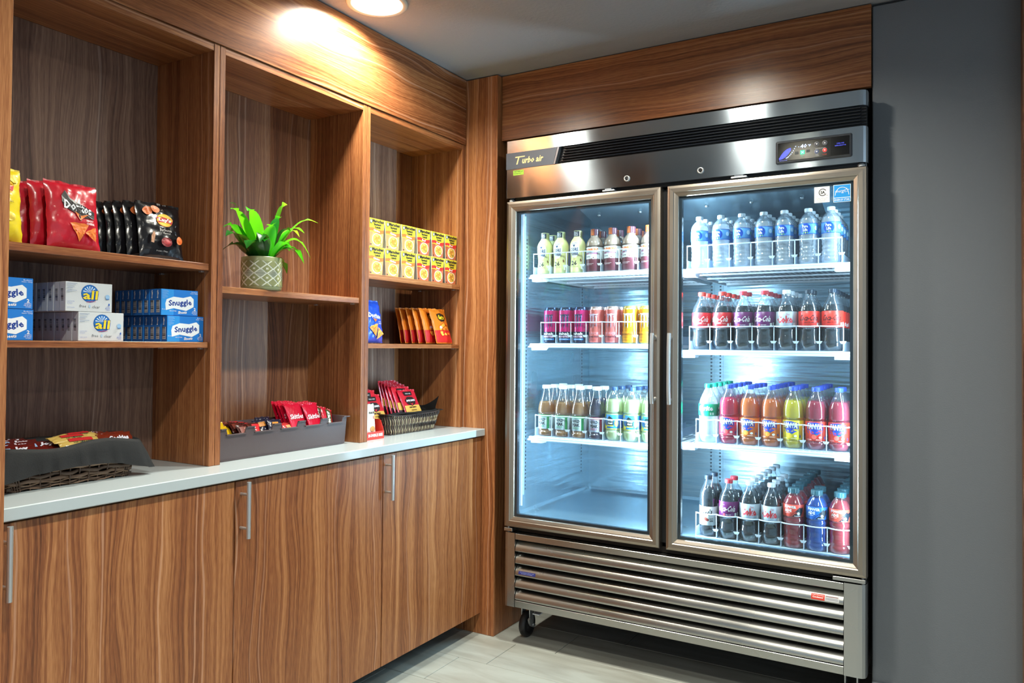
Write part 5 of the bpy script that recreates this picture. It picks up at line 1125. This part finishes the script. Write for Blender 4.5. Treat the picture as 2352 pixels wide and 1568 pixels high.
# ---- noodle cups
def noodle(kind, lb):
    t = thing('noodle_cup', lb, 'noodle cup')
    c1 = (240, 122, 50) if kind == 'c' else (222, 52, 44); W0, W1, H, Dp = 0.072, 0.092, 0.1035, 0.088
    b = MB(); wv = [(W0 / 2, 0.0), (W0 / 2 + 0.002, 0.02), (W0 / 2 + 0.005, 0.05), (W1 / 2 - 0.001, 0.085), (W1 / 2, H)]
    outline = [(-x, z) for x, z in wv] + [(x, z) for x, z in wv[::-1]]
    b.prism(outline, 1, 0.0, Dp * 0.02, P((240, 236, 220), 0.5)); b.prism(outline, 1, Dp * 0.98, Dp, P((240, 236, 220), 0.5)); b.box(-W1 / 2, W1 / 2, 0.0, Dp, H - 0.001, H, P((244, 224, 60), 0.5))
    b.prism([(-W0 / 2, 0), (W0 / 2, 0), (W0 / 2, 0.001), (-W0 / 2, 0.001)], 1, 0, Dp, P((240, 236, 220), 0.5))
    o = b.build('sleeve', t); reg(t, o)
    b = MB(); b.lathe([(0.0, 0.0012), (0.030, 0.0015), (0.042, 0.096), (0.0435, 0.0985), (0.0435, 0.1015), (0.0, 0.102)], P((246, 244, 240), 0.5), 22, (0, Dp / 2, 0)); o = b.build('cup', t); reg(t, o)
    b = MB(); mp = lambda a, c, off: (a * (0.80 + 0.20 * (c / H + 0.5)), -off, c + H / 2)
    it = [('R', -0.0455, 0.0455, 0.000, 0.0515, (230, 212, 56)), ('R', -0.0452, 0.0452, -0.0513, 0.000, (236, 170, 110) if kind == 'c' else (196, 110, 74)), ('P', [(-0.0455, 0.004), (-0.022, 0.007), (0.000, 0.001), (0.022, -0.003), (0.0455, 0.001), (0.0455, 0.014), (0.022, 0.009), (0.0, 0.013), (-0.022, 0.018), (-0.0455, 0.015)], c1),
          ('P', [(-0.0455, -0.050), (-0.0455, 0.002), (-0.018, 0.002), (-0.030, -0.014), (-0.034, -0.050)], (176, 90, 50) if kind == 'b' else (232, 150, 96)), ('E', 0.006, -0.025, 0.0325, 0.0235, (246, 246, 240)), ('E', 0.006, -0.024, 0.0290, 0.0200, (236, 190, 90)), ('E', 0.005, -0.023, 0.017, 0.012, (214, 150, 60))]
    r = random.Random(9)
    for _ in range(16): it.append(('E', 0.006 + r.uniform(-.022, .022), -0.024 + r.uniform(-.014, .014), 0.0042, 0.0026, r.choice(((248, 222, 120), (226, 160, 60), (244, 204, 96), (150, 170, 60)))))
    it += [('E', -0.032, 0.0395, 0.0068, 0.0075, (60, 90, 120)), ('E', -0.032, 0.0395, 0.0045, 0.005, (226, 232, 236)), ('T', 'Maruchan', 0.0085, 0.0425, 0.066, 0.0125, (24, 28, 40), {'bold': 0.05}), ('T', 'Instant', 0.006, 0.0300, 0.040, 0.0085, (24, 28, 40), {'bold': 0.05}), ('T', 'Lunch', 0.008, 0.0200, 0.030, 0.0085, (24, 28, 40), {'bold': 0.05}), ('T', 'Chicken' if kind == 'c' else 'Beef', 0.000, 0.0068, 0.040 if kind == 'c' else 0.026, 0.0085, WHITE, {'bold': 0.04, 'rot': -0.10}), ('R', -0.044, -0.034, -0.0475, -0.0435, (60, 60, 66))]
    draw(b, mp, it, 0.0003, 0.00008); o = b.build('front_print', t); reg(t, o)
    return t
P3 = {}
ys = [2.2015, 2.2975, 2.3935, 2.4925, 2.5895, 2.6845]
for row in (0, 1):
    for k, y in enumerate(ys):
        kind = 'c' if k < 3 else 'b'
        lb = '%s noodle cup, %s from the left in the %s row' % ('orange-banded chicken' if kind == 'c' else 'red-banded beef', NTH[k], 'bottom' if row == 0 else 'top')
        loc = (-1.876 - 0.001 * (k % 2), y, 1.4785 + row * 0.1040); rot = (0, 0, pi / 2 + 0.0)
        if kind not in P3:
            P3[kind] = noodle(kind, lb); P3[kind].location = loc; P3[kind].rotation_euler = rot; P3[kind]['group'] = 'noodle cups on the upper right shelf'
        else: copy_thing(P3[kind], loc, rot, lb, 'noodle cups on the upper right shelf')
# ---- cheese snack bags and blue tortilla chip bag
Z3 = 1.2225
t = make_bag('chip_bag', 'chip bag', (20, 84, 214), 0.125, 0.158, 0.045, 41, [('T', 'Doritos', 0.004, 0.020, 0.074, 0.020, (236, 238, 242), {'bold': 0.05, 'rot': -0.10}), ('P', [(-0.01, 0.010), (0.0, -0.004), (0.016, 0.006)], (226, 110, 44)), ('T', 'COOL', 0.030, -0.002, 0.016, 0.0050, WHITE), ('T', 'RANCH', 0.031, -0.009, 0.020, 0.0050, WHITE)] + chip(-0.006, -0.036, 0.026, 0.3, True, (236, 150, 60)) + chip(0.018, -0.050, 0.022, -0.6, True, (240, 170, 80)), 'bright blue tortilla chip bag half hidden by the divider, lower right bay')
t.location = (-1.905, 2.2200, Z3); t.rotation_euler = (-0.16, 0, pi / 2 + 0.04)
CB = [('P', [(-0.022, 0.052), (0.004, 0.058), (0.030, 0.050), (0.036, 0.034), (0.024, 0.022), (0.0, 0.018), (-0.018, 0.030)], (40, 26, 14)), ('T', 'Cheetos', 0.006, 0.038, 0.046, 0.020, (246, 214, 40), {'bold': 0.08, 'rot': -0.05})]
r = random.Random(3)
for k in range(14):
    cx, cy = r.uniform(-0.038, 0.040), r.uniform(-0.040, 0.008); a = r.uniform(0, 3.1); CB.append(('P', [(cx + 0.010 * cos(a + q), cy + (0.0045 + 0.003 * (q % 2 > 1)) * sin(a + q)) for q in (0, .8, 1.6, 2.4, 3.2, 4.0, 4.8, 5.6)], r.choice(((246, 150, 40), (240, 120, 30), (236, 230, 226), (250, 176, 70)))))
first = None
for n, (x, y, rz, ln) in enumerate([(-1.886, 2.660, 0.03, 0.30), (-1.918, 2.632, 0.0, 0.27), (-1.946, 2.618, 0.0, 0.26), (-1.974, 2.610, 0.0, 0.25), (-2.002, 2.600, 0.0, 0.24), (-2.030, 2.606, 0.0, 0.23)]):
    lb = 'orange cheese puff bag, %s in its row, lower shelf of the right bay' % ORD[n]
    if first is None:
        first = make_bag('cheese_snack_bag', 'chip bag', (232, 130, 34), 0.118, 0.150, 0.018, 51, CB, lb, ((196, 30, 30), 0.052), rough=0.3); first['group'] = 'orange cheese snack bags'; first.location = (x, y, Z3); first.rotation_euler = (-ln, 0, pi / 2 + rz)
    else: copy_thing(first, (x, y, Z3), (-ln, 0, pi / 2 + rz), lb, 'orange cheese snack bags')

# ---- wicker basket with black cloth and chocolate bars (left bay)
CT1 = CT + 0.0006
def rrect(cx, cy, hx, hy, r, n=8):
    out = []
    for (sx, sy, a0) in ((1, 1, 0), (-1, 1, pi / 2), (-1, -1, pi), (1, -1, 3 * pi / 2)):
        for k in range(n + 1): a = a0 + pi / 2 * k / n; out.append((cx + sx * (hx - r) + r * cos(a), cy + sy * (hy - r) + r * sin(a)))
    return out
def dense(loop, step):
    out = []; n = len(loop)
    for i in range(n):
        a, c = loop[i], loop[(i + 1) % n]; d = math.hypot(c[0] - a[0], c[1] - a[1]); q = max(1, int(round(d / step)))
        out += [(a[0] + (c[0] - a[0]) * k / q, a[1] + (c[1] - a[1]) * k / q) for k in range(q)]
    return out
bk = thing('wicker_basket', 'dark wicker basket under the black cloth in the left bay', 'basket', (-1.985, 1.105, CT1))
WK = [P((112, 88, 70), 0.55, 0, 0, 0.4, 80), P((82, 62, 48), 0.55, 0, 0, 0.4, 80), P((134, 108, 86), 0.5, 0, 0, 0.4, 80)]
BH, BX, BY = 0.088, 0.090, 0.172
b = MB(); b.box(-BX * .86, BX * .86, -BY * .90, BY * .90, 0.004, 0.010, WK[1]); b.build('base', bk)
rows_ = [0.004, 0.009, 0.014, 0.020, 0.031, 0.043, 0.055, 0.067, 0.078]
for k, z in enumerate(rows_):
    s = 0.90 + 0.10 * z / BH; loop = dense(rrect(0, 0, BX * s, BY * s, 0.03), 0.010); m = len(loop); thin = z < 0.018
    pts = []
    for i, (x, y) in enumerate(loop):
        l = math.hypot(x, y); wv = (0.0035 if thin else 0.005) * sin(i * pi / 3 + k * pi); pts.append((x + x / l * wv, y + y / l * wv, z + 0.002 * sin(i * 0.9 + k)))
    b = MB(); b.tube(pts, 0.0018 if thin else 0.0052, WK[k % 3], 6, True, True, 1.0 if thin else 0.45); b.build('wicker_strand', bk)
loop = dense(rrect(0, 0, BX, BY, 0.03), 0.026)
for i, (x, y) in enumerate(loop):
    b = MB(); b.tube([(x * .895, y * .895, 0.0), (x * .95, y * .95, BH * .5), (x, y, BH)], 0.0020, WK[1], 5); b.build('wicker_stake', bk)
# black cloth: lines the basket and folds over the rim
CLO = P((9, 12, 15), 0.8, 0, 0, 0.25, 300)
def cloth(hx, hy, h, drop, seed, fl=0.008, corner=0.03):
    loop = dense(rrect(0, 0, hx, hy, 0.03), 0.008); n = len(loop); b = MB(); vs = []
    prof_ = [(-0.034, -0.045), (-0.020, -0.025), (-0.012, -0.002), (-0.006, 0.006), (0.003, 0.007), (0.009, -0.002), (0.013, -0.45), (0.015, -0.75), (0.018, -1.0)]
    r = random.Random(seed); ph = [r.uniform(0, 6) for _ in range(5)]
    for i, (x, y) in enumerate(loop):
        l = math.hypot(x, y); nx_, ny_ = x / l, y / l; s = i / n * 2 * pi
        cf = max(0, (abs(x) / hx) * (abs(y) / hy) - 0.55) * 2.0
        for j, (o, z) in enumerate(prof_):
            if z <= -0.4: dz = z * drop * (1 + 0.10 * sin(3 * s + ph[0]) + 0.35 * cf); oo = o + 0.0025 * sin(26 * s + ph[1]) * abs(z) + 0.002 * sin(41 * s + ph[2]) * abs(z) + cf * corner * abs(z)
            else: dz = z + 0.003 * sin(5 * s + ph[3]); oo = o
            vs.append((x + nx_ * oo, y + ny_ * oo, h + dz + 0.004 * sin(4 * s + ph[4])))
    m = len(prof_); fs = [(i * m + j, ((i + 1) % n) * m + j, ((i + 1) % n) * m + j + 1, i * m + j + 1) for i in range(n) for j in range(m - 1)]
    b.add(vs, fs, CLO, True)
    inner = [vs[i * m] for i in range(n)]; b.add(inner, [tuple(range(n))], CLO, True)
    return b
o = cloth(BX + 0.004, BY + 0.004, BH + 0.006, 0.054, 3, corner=0.035).build('cloth', loc=(-1.985, 1.105, CT1)); tag(o, 'black cloth folded over the rim of the left wicker basket', 'cloth')
def candy(name, rgb, w, h, t, prints, lb, cat='candy bar', seed=61, rough=0.25, bottom=None):
    return make_bag(name, cat, rgb, w, h, t, seed, prints, lb, bottom, 0.7, rough)
def place_many(proto, spots, fmt, group):
    for n, (x, y, z, rx, ry, rz) in enumerate(spots):
        lb = fmt[n] if isinstance(fmt, list) else fmt % NTH[n]
        if n == 0: proto.location = (x, y, z); proto.rotation_euler = (rx, ry, rz); proto['label'] = lb; proto['group'] = group
        else: copy_thing(proto, (x, y, z), (rx, ry, rz), lb, group)
bz = CT1 + BH
# flat-lying bars: rotate so that the bag's front looks up (rx=-pi/2), long side along y
def lay(x, y, z, tilt=0.25, rz=0.0, ry=0.0): return (x, y, z, -pi / 2 + tilt, ry, pi / 2 + rz)
p = candy('chocolate_bar', (112, 38, 22), 0.100, 0.046, 0.009, [('T', 'Cookies', 0.004, 0.000, 0.060, 0.016, (226, 226, 240), {'shear': 0.25, 'bold': 0.06})], 'x')
place_many(p, [lay(-1.912, 1.232, bz - 0.010, 0.75, 0.05), lay(-1.935, 1.222, bz + 0.000, 0.5, -0.1), lay(-1.955, 1.200, bz + 0.008, 0.3, 0.2), lay(-1.985, 1.190, bz + 0.012, 0.2, -0.15), lay(-2.010, 1.215, bz + 0.006, 0.2, 0.1)],
           'dark brown candy bar with pale script, %s of the right-hand heap in the cloth-lined basket', 'brown candy bars, right part of the left basket')
p = candy('chocolate_bar', (96, 26, 22), 0.105, 0.048, 0.009, [('T', 'Joy', 0.010, 0.000, 0.034, 0.018, (226, 226, 240), {'shear': 0.25, 'bold': 0.06}), ('R', -0.04, -0.015, -0.01, 0.006, (150, 190, 230))], 'x', seed=62)
place_many(p, [lay(-1.912, 0.985, bz - 0.012, 0.6, 0.06), lay(-1.940, 1.000, bz - 0.002, 0.4, 0.1), lay(-1.968, 1.010, bz + 0.004, 0.3, -0.1), lay(-1.998, 0.990, bz + 0.006, 0.25, 0.05), lay(-1.928, 1.050, bz - 0.004, 0.4, -0.12), lay(-2.020, 1.030, bz + 0.006, 0.2, 0.2)],
           'reddish-brown candy bar, %s of the left-hand heap in the cloth-lined basket', 'brown candy bars, left part of the left basket')
p = candy('gold_wrapped_bar', (206, 176, 96), 0.110, 0.036, 0.013, [('R', -0.030, 0.034, -0.004, 0.008, (196, 40, 44)), ('T', '100 GRAND', 0.002, -0.008, 0.044, 0.006, (30, 60, 40), {'bold': 0.03})], 'x', seed=63, rough=0.2)
place_many(p, [lay(-1.910, 1.130, bz + 0.000, 0.55, 0.0), lay(-1.925, 1.120, bz + 0.012, 0.35, 0.10), lay(-1.945, 1.150, bz + 0.018, 0.2, 0.15)], 'gold-wrapped bar with a red stripe, %s from the front in the cloth-lined basket', 'gold wrapped bars')

# ---- dark plastic bin with compartments (middle bay)
bn = thing('snack_bin', 'long dark brown plastic bin with scalloped front, middle bay', 'storage bin', (-1.972, 1.795, CT1), (0, 0, 0.0))
BR = P((88, 76, 78), 0.42, 0, 0, 0.2, 300)
hx, y0_, y1_, H_ = 0.088, -0.270, 0.268, 0.098
b = MB(); b.box(-hx * .9, hx * .9, y0_ * .97, y1_ * .97, 0.0, 0.004, BR); b.build('bin_floor', bn)
def wall(pts4, name='bin_wall'):
    b = MB(); vs = pts4; b.add(vs, [(0, 1, 2, 3), (7, 6, 5, 4), (0, 4, 5, 1), (1, 5, 6, 2), (2, 6, 7, 3), (3, 7, 4, 0)], BR); return b.build(name, bn)
# front wall (faces +x) with scallops
prof_f = [(y0_ + 0.004, 0.0)]
ncomp = 5; cw = (y1_ - y0_ - 0.008) / ncomp; top = [(y1_ - 0.004, 0.0), (y1_, H_)]
for k in range(ncomp - 1, -1, -1):
    a = y0_ + 0.004 + k * cw; c = a + cw; top += [(c - 0.014, H_), (c - 0.019, H_ - 0.018), (a + 0.022, H_ - 0.018), (a + 0.016, H_)]
top += [(y0_, H_)]
outl = prof_f + top
b = MB(); lean = lambda z: 0.010 * z / H_
n = len(outl); vs = [(hx - 0.010 + lean(z), y, z) for y, z in outl] + [(hx - 0.0135 + lean(z), y, z) for y, z in outl]
cyc = sum(p[0] for p in outl) / n
# build front as vertical strips between matching bottom and top
strips = sorted(set([round(p[0], 5) for p in outl]))
def topz(y):
    q = [p for p in outl if p[1] > 0.01]; q = sorted(q, key=lambda p: p[0])
    for (ya, za), (yb, zb) in zip(q, q[1:]):
        if ya <= y <= yb: return za + (zb - za) * (y - ya) / max(1e-6, yb - ya)
    return H_
for ya, yb in zip(strips, strips[1:]):
    za, zb = topz(ya + 1e-5), topz(yb - 1e-5)
    for (xo, fl_) in ((hx - 0.010, 0), (hx - 0.0135, 1)):
        q = [(xo, ya, 0.001), (xo, yb, 0.001), (xo + lean(zb), yb, zb), (xo + lean(za), ya, za)]; b.add(q, [(0, 1, 2, 3) if not fl_ else (3, 2, 1, 0)], BR)
    b.add([(hx - 0.010 + lean(za), ya, za), (hx - 0.010 + lean(zb), yb, zb), (hx - 0.0135 + lean(zb), yb, zb), (hx - 0.0135 + lean(za), ya, za)], [(0, 1, 2, 3)], BR)
    b.box(hx - 0.002, hx + 0.004, ya, yb, min(za, zb) - 0.003, min(za, zb), BR)
b.build('bin_front', bn)
wall([(-hx * .9, y0_, 0), (-hx * .9, y1_, 0), (-hx, y1_, H_), (-hx, y0_, H_), (-hx * .9 + .003, y0_, 0), (-hx * .9 + .003, y1_, 0), (-hx + .003, y1_, H_), (-hx + .003, y0_, H_)])
for yy, s_ in ((y0_, 1), (y1_, -1)):
    wall([(-hx * .9, yy + s_ * 0.006, 0), (hx - 0.010, yy + s_ * 0.006, 0), (hx, yy, H_), (-hx, yy, H_), (-hx * .9, yy + s_ * 0.009, 0), (hx - 0.010, yy + s_ * 0.009, 0), (hx, yy + s_ * 0.003, H_), (-hx, yy + s_ * 0.003, H_)])
for k in range(1, ncomp):
    a = y0_ + 0.004 + k * cw; b = MB(); b.box(-hx * .93, hx - 0.012, a - 0.0015, a + 0.0015, 0.004, 0.044, BR); b.build('bin_divider', bn)
b = MB(); b.box(hx - 0.004, hx + 0.006, y1_ - 0.004, y1_ + 0.012, H_ - 0.004, H_, BR, 0.001); b.box(-hx, hx, y1_ - 0.002, y1_ + 0.012, H_ - 0.004, H_, BR, 0.001); b.build('bin_rim', bn)
zc = CT1 + 0.052
fx = -1.905
p = candy('peanut_candy_bag', (240, 196, 30), 0.080, 0.100, 0.012, [('T', "M&M's", 0.0, 0.004, 0.066, 0.022, (90, 46, 20), {'bold': 0.1, 'rot': 0.0}), ('T', "M&M's", 0.0, 0.004, 0.062, 0.020, (240, 236, 226), {'bold': 0.05}), ('T', 'PEANUT', 0.01, -0.030, 0.030, 0.005, (90, 46, 20)), ('E', -0.02, -0.03, 0.010, 0.008, (130, 70, 30))], 'x', 'candy bag', seed=71)
place_many(p, [(fx - 0.004, 1.590, zc - 0.035, -0.75, 0.0, pi / 2), (fx - 0.030, 1.566, zc - 0.030, -0.60, 0.05, pi / 2 - 0.1), (fx - 0.055, 1.570, zc - 0.012, -0.50, -0.1, pi / 2 + 0.1), (fx - 0.080, 1.562, zc - 0.012, -0.40, 0.05, pi / 2)],
           'yellow peanut candy bag, %s from the front in the brown bin', 'yellow candy bags')
p = candy('chocolate_bar', (70, 26, 22), 0.090, 0.048, 0.010, [('P', [(0.0, -0.018), (0.030, -0.018), (0.044, 0.016), (0.012, 0.016)], (206, 30, 40)), ('T', 'MILK', 0.0, -0.002, 0.05, 0.012, WHITE, {'bold': 0.06, 'shear': 0.2}), ('R', -0.040, -0.015, -0.012, 0.010, (120, 46, 30))], 'x', seed=72)
place_many(p, [(fx - 0.006, 1.668, zc + 0.008, -0.65, 0.0, pi / 2), (fx - 0.028, 1.660, zc + 0.018, -0.9, 0.1, pi / 2 - 0.1), (fx - 0.048, 1.672, zc + 0.024, -1.1, 0.0, pi / 2 + 0.2), (fx - 0.072, 1.655, zc + 0.026, -1.2, -0.1, pi / 2), (fx - 0.016, 1.700, zc + 0.014, -1.0, 0.2, pi / 2 + 0.5), (fx - 0.095, 1.680, zc + 0.028, -1.2, 0.1, pi / 2 + 0.3)],
           'dark brown and red chocolate bar, %s of the heap in the second bin compartment', 'dark chocolate bars in the bin')
p = candy('red_wafer_bar', (178, 22, 34), 0.080, 0.048, 0.010, [('T', 'KitKat', 0.0, 0.0, 0.060, 0.020, WHITE, {'bold': 0.05, 'shear': 0.2})], 'x', seed=73)
place_many(p, [(fx - 0.060, 1.745, zc + 0.004, -1.0, 0.1, pi / 2 - 0.2), (fx - 0.082, 1.730, zc + 0.012, -1.1, -0.1, pi / 2 + 0.2), (fx - 0.105, 1.755, zc + 0.014, -1.2, 0.0, pi / 2), (fx - 0.110, 1.700, zc + 0.020, -1.2, 0.0, pi / 2 + 0.1)], 'red wafer bar, %s of those behind the navy ones in the bin', 'red wafer bars in the bin')
p = candy('navy_candy_bar', (34, 34, 56), 0.060, 0.072, 0.016, [('R', -0.016, 0.010, 0.008, 0.024, (206, 130, 40)), ('T', 'Ruth', 0.002, -0.016, 0.034, 0.014, (226, 226, 236), {'bold': 0.07, 'rot': 0.1}), ('R', -0.024, 0.022, -0.032, -0.028, (200, 40, 50))], 'x', seed=74)
place_many(p, [(fx - 0.006, 1.775, zc - 0.015, -0.45, 0.05, pi / 2), (fx - 0.026, 1.745, zc - 0.012, -0.5, -0.1, pi / 2 - 0.1), (fx - 0.044, 1.772, zc - 0.004, -0.6, 0.0, pi / 2)], 'navy candy bar with orange patch, %s from the front, bin middle', 'navy candy bars in the bin')
p = candy('red_candy_bag', (208, 18, 52), 0.084, 0.106, 0.0075, [('T', 'Skittles', 0.0, 0.006, 0.070, 0.018, (246, 226, 232), {'bold': 0.03, 'shear': 0.1}), ('E', 0.02, -0.03, 0.010, 0.008, (150, 10, 30))], 'x', 'candy bag', seed=75, rough=0.22)
sp_ = []
for k in range(11):
    sp_.append((fx - 0.020 - 0.0125 * (k % 6) - 0.004 * (k // 6), 1.888 + (0.0 if k < 6 else 0.088) + 0.002 * sin(k * 2), zc - 0.004 + 0.001 * (k % 6) - (0.006 if k >= 6 else 0), -0.42, 0.04 * sin(k * 1.7), pi / 2 + 0.15 - 0.02 * (k % 6)))
place_many(p, sp_, ['bright red candy bag, %s of the tall heap in the bin' % w for w in (NTH + ['last'])], 'bright red candy bags in the bin')
p = candy('striped_candy_bag', (196, 26, 48), 0.062, 0.115, 0.016, [('R', -0.012, 0.014, -0.050, 0.050, (70, 96, 50)), ('T', 'Skittles', 0.001, 0.0, 0.090, 0.016, WHITE, {'rot': -pi / 2, 'bold': 0.05})], 'x', 'candy bag', seed=76)
place_many(p, [(fx - 0.008, 2.006, zc - 0.034, -0.38, 0.32, pi / 2 + 0.1), (fx - 0.030, 1.985, zc - 0.026, -0.38, 0.28, pi / 2 + 0.1)], 'red bag with green stripe and white letters, %s from the front in the bin', 'striped candy bags')
p = candy('orange_red_candy_bag', (214, 60, 60), 0.075, 0.060, 0.016, [('R', -0.020, 0.010, 0.0, 0.014, (236, 150, 90))], 'x', 'candy bag', seed=77)
place_many(p, [(fx - 0.010, 1.850, zc - 0.012, -0.7, -0.05, pi / 2 - 0.1)], ['coral red candy bag lying in the fourth bin compartment'], 'coral candy bags')

# ---- right bay: basket of jerky, red carton
jb = thing('wicker_basket', 'striped dark and straw wicker basket of jerky, right bay', 'basket', (-1.985, 2.488, CT1))
JX, JY, JH = 0.088, 0.170, 0.072
b = MB(); b.box(-JX * .80, JX * .80, -JY * .86, JY * .86, 0.002, 0.008, WK[1]); b.build('base', jb)
loop = dense(rrect(0, 0, JX, JY, 0.028), 0.0062); ST = [P((178, 160, 128), 0.5, 0, 0, 0.4, 80), P((52, 44, 42), 0.55, 0, 0, 0.4, 80), P((132, 112, 92), 0.55, 0, 0, 0.4, 80)]
for i, (x, y) in enumerate(loop):
    l = math.hypot(x, y); nx_, ny_ = x / l, y / l; pts = []
    for j in range(8):
        t_ = j / 7; s = 0.84 + 0.16 * t_; wv = 0.0030 * sin(j * pi / 1.75 + (i % 2) * pi); zz = 0.001 + (JH + 0.008 * (abs(y) / JY) ** 4) * t_
        pts.append((x * s + nx_ * wv - ny_ * 0.0022 * sin(j * 1.8), y * s + ny_ * wv + nx_ * 0.0022 * sin(j * 1.8), zz))
    b = MB(); b.tube(pts, 0.0027, ST[(0, 1, 2, 1)[i % 4]], 5); b.build('wicker_stake', jb)
b = MB(); b.tube([(x * 1.0, y * 1.0, JH + 0.008 * (abs(y) / JY) ** 4) for x, y in loop], 0.0026, ST[1], 6, True); b.tube([(x * .84, y * .84, 0.0027) for x, y in loop], 0.0026, ST[1], 6, True); b.build('rim', jb)
b = cloth(JX - 0.012, JY - 0.006, JH + 0.004, 0.0, 8); 
# napkin rising at the right end
n = 14; vs = []
for j in range(6):
    for i in range(n + 1):
        u = i / n; x = -0.080 + 0.155 * u; zz = JH - 0.02 + (0.050 + 0.012 * u ** 3 * 3 - 0.012 * sin(u * pi)) * j / 5
        vs.append((x, 0.135 + 0.028 * j / 5 + 0.004 * sin(u * 9 + j), zz))
b.add(vs, [(j * (n + 1) + i, j * (n + 1) + i + 1, (j + 1) * (n + 1) + i + 1, (j + 1) * (n + 1) + i) for j in range(5) for i in range(n)], CLO, True)
o = b.build('cloth', loc=(-1.985, 2.488, CT1)); tag(o, 'black cloth lining the jerky basket, peeking out at the right end', 'cloth')
JK = [('R', -0.050, 0.050, -0.034, -0.002, (222, 178, 84)), ('R', -0.050, 0.050, -0.062, -0.034, (60, 34, 40)), ('P', [(-0.028, 0.060), (0.028, 0.060), (0.024, 0.042), (-0.024, 0.042)], (24, 20, 22)), ('T', 'WILD SIDE', 0.0, 0.050, 0.036, 0.005, (200, 200, 204), {'bold': 0.03}), ('P', [(-0.034, 0.022), (-0.014, 0.036), (0.018, 0.034), (0.034, 0.020), (0.026, 0.004), (0.0, -0.006), (-0.026, 0.006)], (30, 16, 18)), ('T', 'JACK LINK\'S', 0.0, 0.018, 0.058, 0.0105, (236, 236, 238), {'bold': 0.06}), ('P', [(-0.010, 0.008), (0.0, 0.003), (0.010, 0.008), (0.0, -0.004)], (206, 30, 50)),
      ('T', 'BEEF JERKY', 0.0, -0.012, 0.048, 0.0072, (60, 26, 24), {'bold': 0.05}), ('T', 'ORIGINAL', 0.0, -0.024, 0.036, 0.0048, (60, 26, 24), {'bold': 0.03}), ('R', -0.020, 0.028, -0.044, -0.038, (24, 20, 22)), ('T', 'NET WT 2.85 OZ', 0.004, -0.041, 0.036, 0.003, WHITE)]
def jerky(lb): 
    return make_bag('jerky_pouch', 'jerky pouch', (200, 28, 50), 0.112, 0.135, 0.008, 81, JK, lb, None, 0.5, 0.32)
zj = CT1 + 0.018
p = jerky('x')
place_many(p, [(-1.928, 2.530, zj + 0.022, -0.48, 0, pi / 2 + 0.0), (-1.952, 2.506, zj + 0.032, -0.42, 0.03, pi / 2 - 0.03), (-1.968, 2.502, zj + 0.036, -0.38, -0.02, pi / 2), (-1.984, 2.490, zj + 0.040, -0.34, 0.02, pi / 2), (-2.000, 2.486, zj + 0.044, -0.30, 0, pi / 2), (-2.016, 2.478, zj + 0.048, -0.24, 0, pi / 2)],
           'red jerky pouch, %s from the front in the wicker basket, right stack', 'red jerky pouches, right stack')
q = []
p2 = copy_thing(p, (-1.935, 2.310, zj + 0.010), (-0.45, 0, pi / 2), 'red jerky pouch, first from the front in the left stack', 'red jerky pouches, left stack')
for n_, (x, y, z) in enumerate([(-1.955, 2.290, zj + 0.022), (-1.972, 2.282, zj + 0.026), (-1.990, 2.276, zj + 0.030)]):
    copy_thing(p, (x, y, z), (-0.36, 0, pi / 2), 'red jerky pouch, %s from the front in the left stack' % NTH[n_ + 1], 'red jerky pouches, left stack')
# red display carton with a white packet
RCm = P((216, 58, 46), 0.45); RIn = P((196, 120, 96), 0.6)
rc = thing('display_carton', 'low red display carton beside the jerky basket, mostly behind the divider', 'carton', (-1.925, 2.205, CT1))
b = MB(); b.box(-0.075, 0.045, -0.055, 0.058, 0.0, 0.002, RCm); b.box(0.043, 0.045, -0.055, 0.058, 0.002, 0.028, RCm); b.box(-0.075, -0.073, -0.055, 0.058, 0.002, 0.070, RCm)
b.prism([(-0.073, 0.002), (0.043, 0.002), (0.043, 0.030), (0.030, 0.066), (0.020, 0.070), (-0.073, 0.070)], 1, 0.0565, 0.0580, RCm); b.prism([(-0.073, 0.002), (0.043, 0.002), (0.043, 0.030), (0.030, 0.066), (0.020, 0.070), (-0.073, 0.070)], 1, -0.055, -0.0535, RIn); b.build('tray', rc)
b = MB(); draw(b, x_map(0.045, 0, 0.015), [('T', 'BUMBLE BEE', 0.010, 0.0, 0.080, 0.011, WHITE, {'bold': 0.05})], 0.0003); b.build('front_lettering', rc)
pk = make_bag('snack_packet', 'snack packet', (226, 222, 210), 0.070, 0.120, 0.016, 91, [('T', 'SNACK', 0.012, 0.030, 0.036, 0.008, (40, 40, 40), {'bold': 0.04}), ('T', 'K', 0.022, 0.012, 0.008, 0.010, (200, 50, 40), {'bold': 0.05}), ('E', 0.010, -0.030, 0.014, 0.010, (206, 150, 80))], 'white packet standing in the red display carton', None, 0.4)
pk.location = (-1.900, 2.205, CT1 + 0.004); pk.rotation_euler = (-0.10, 0, pi / 2)
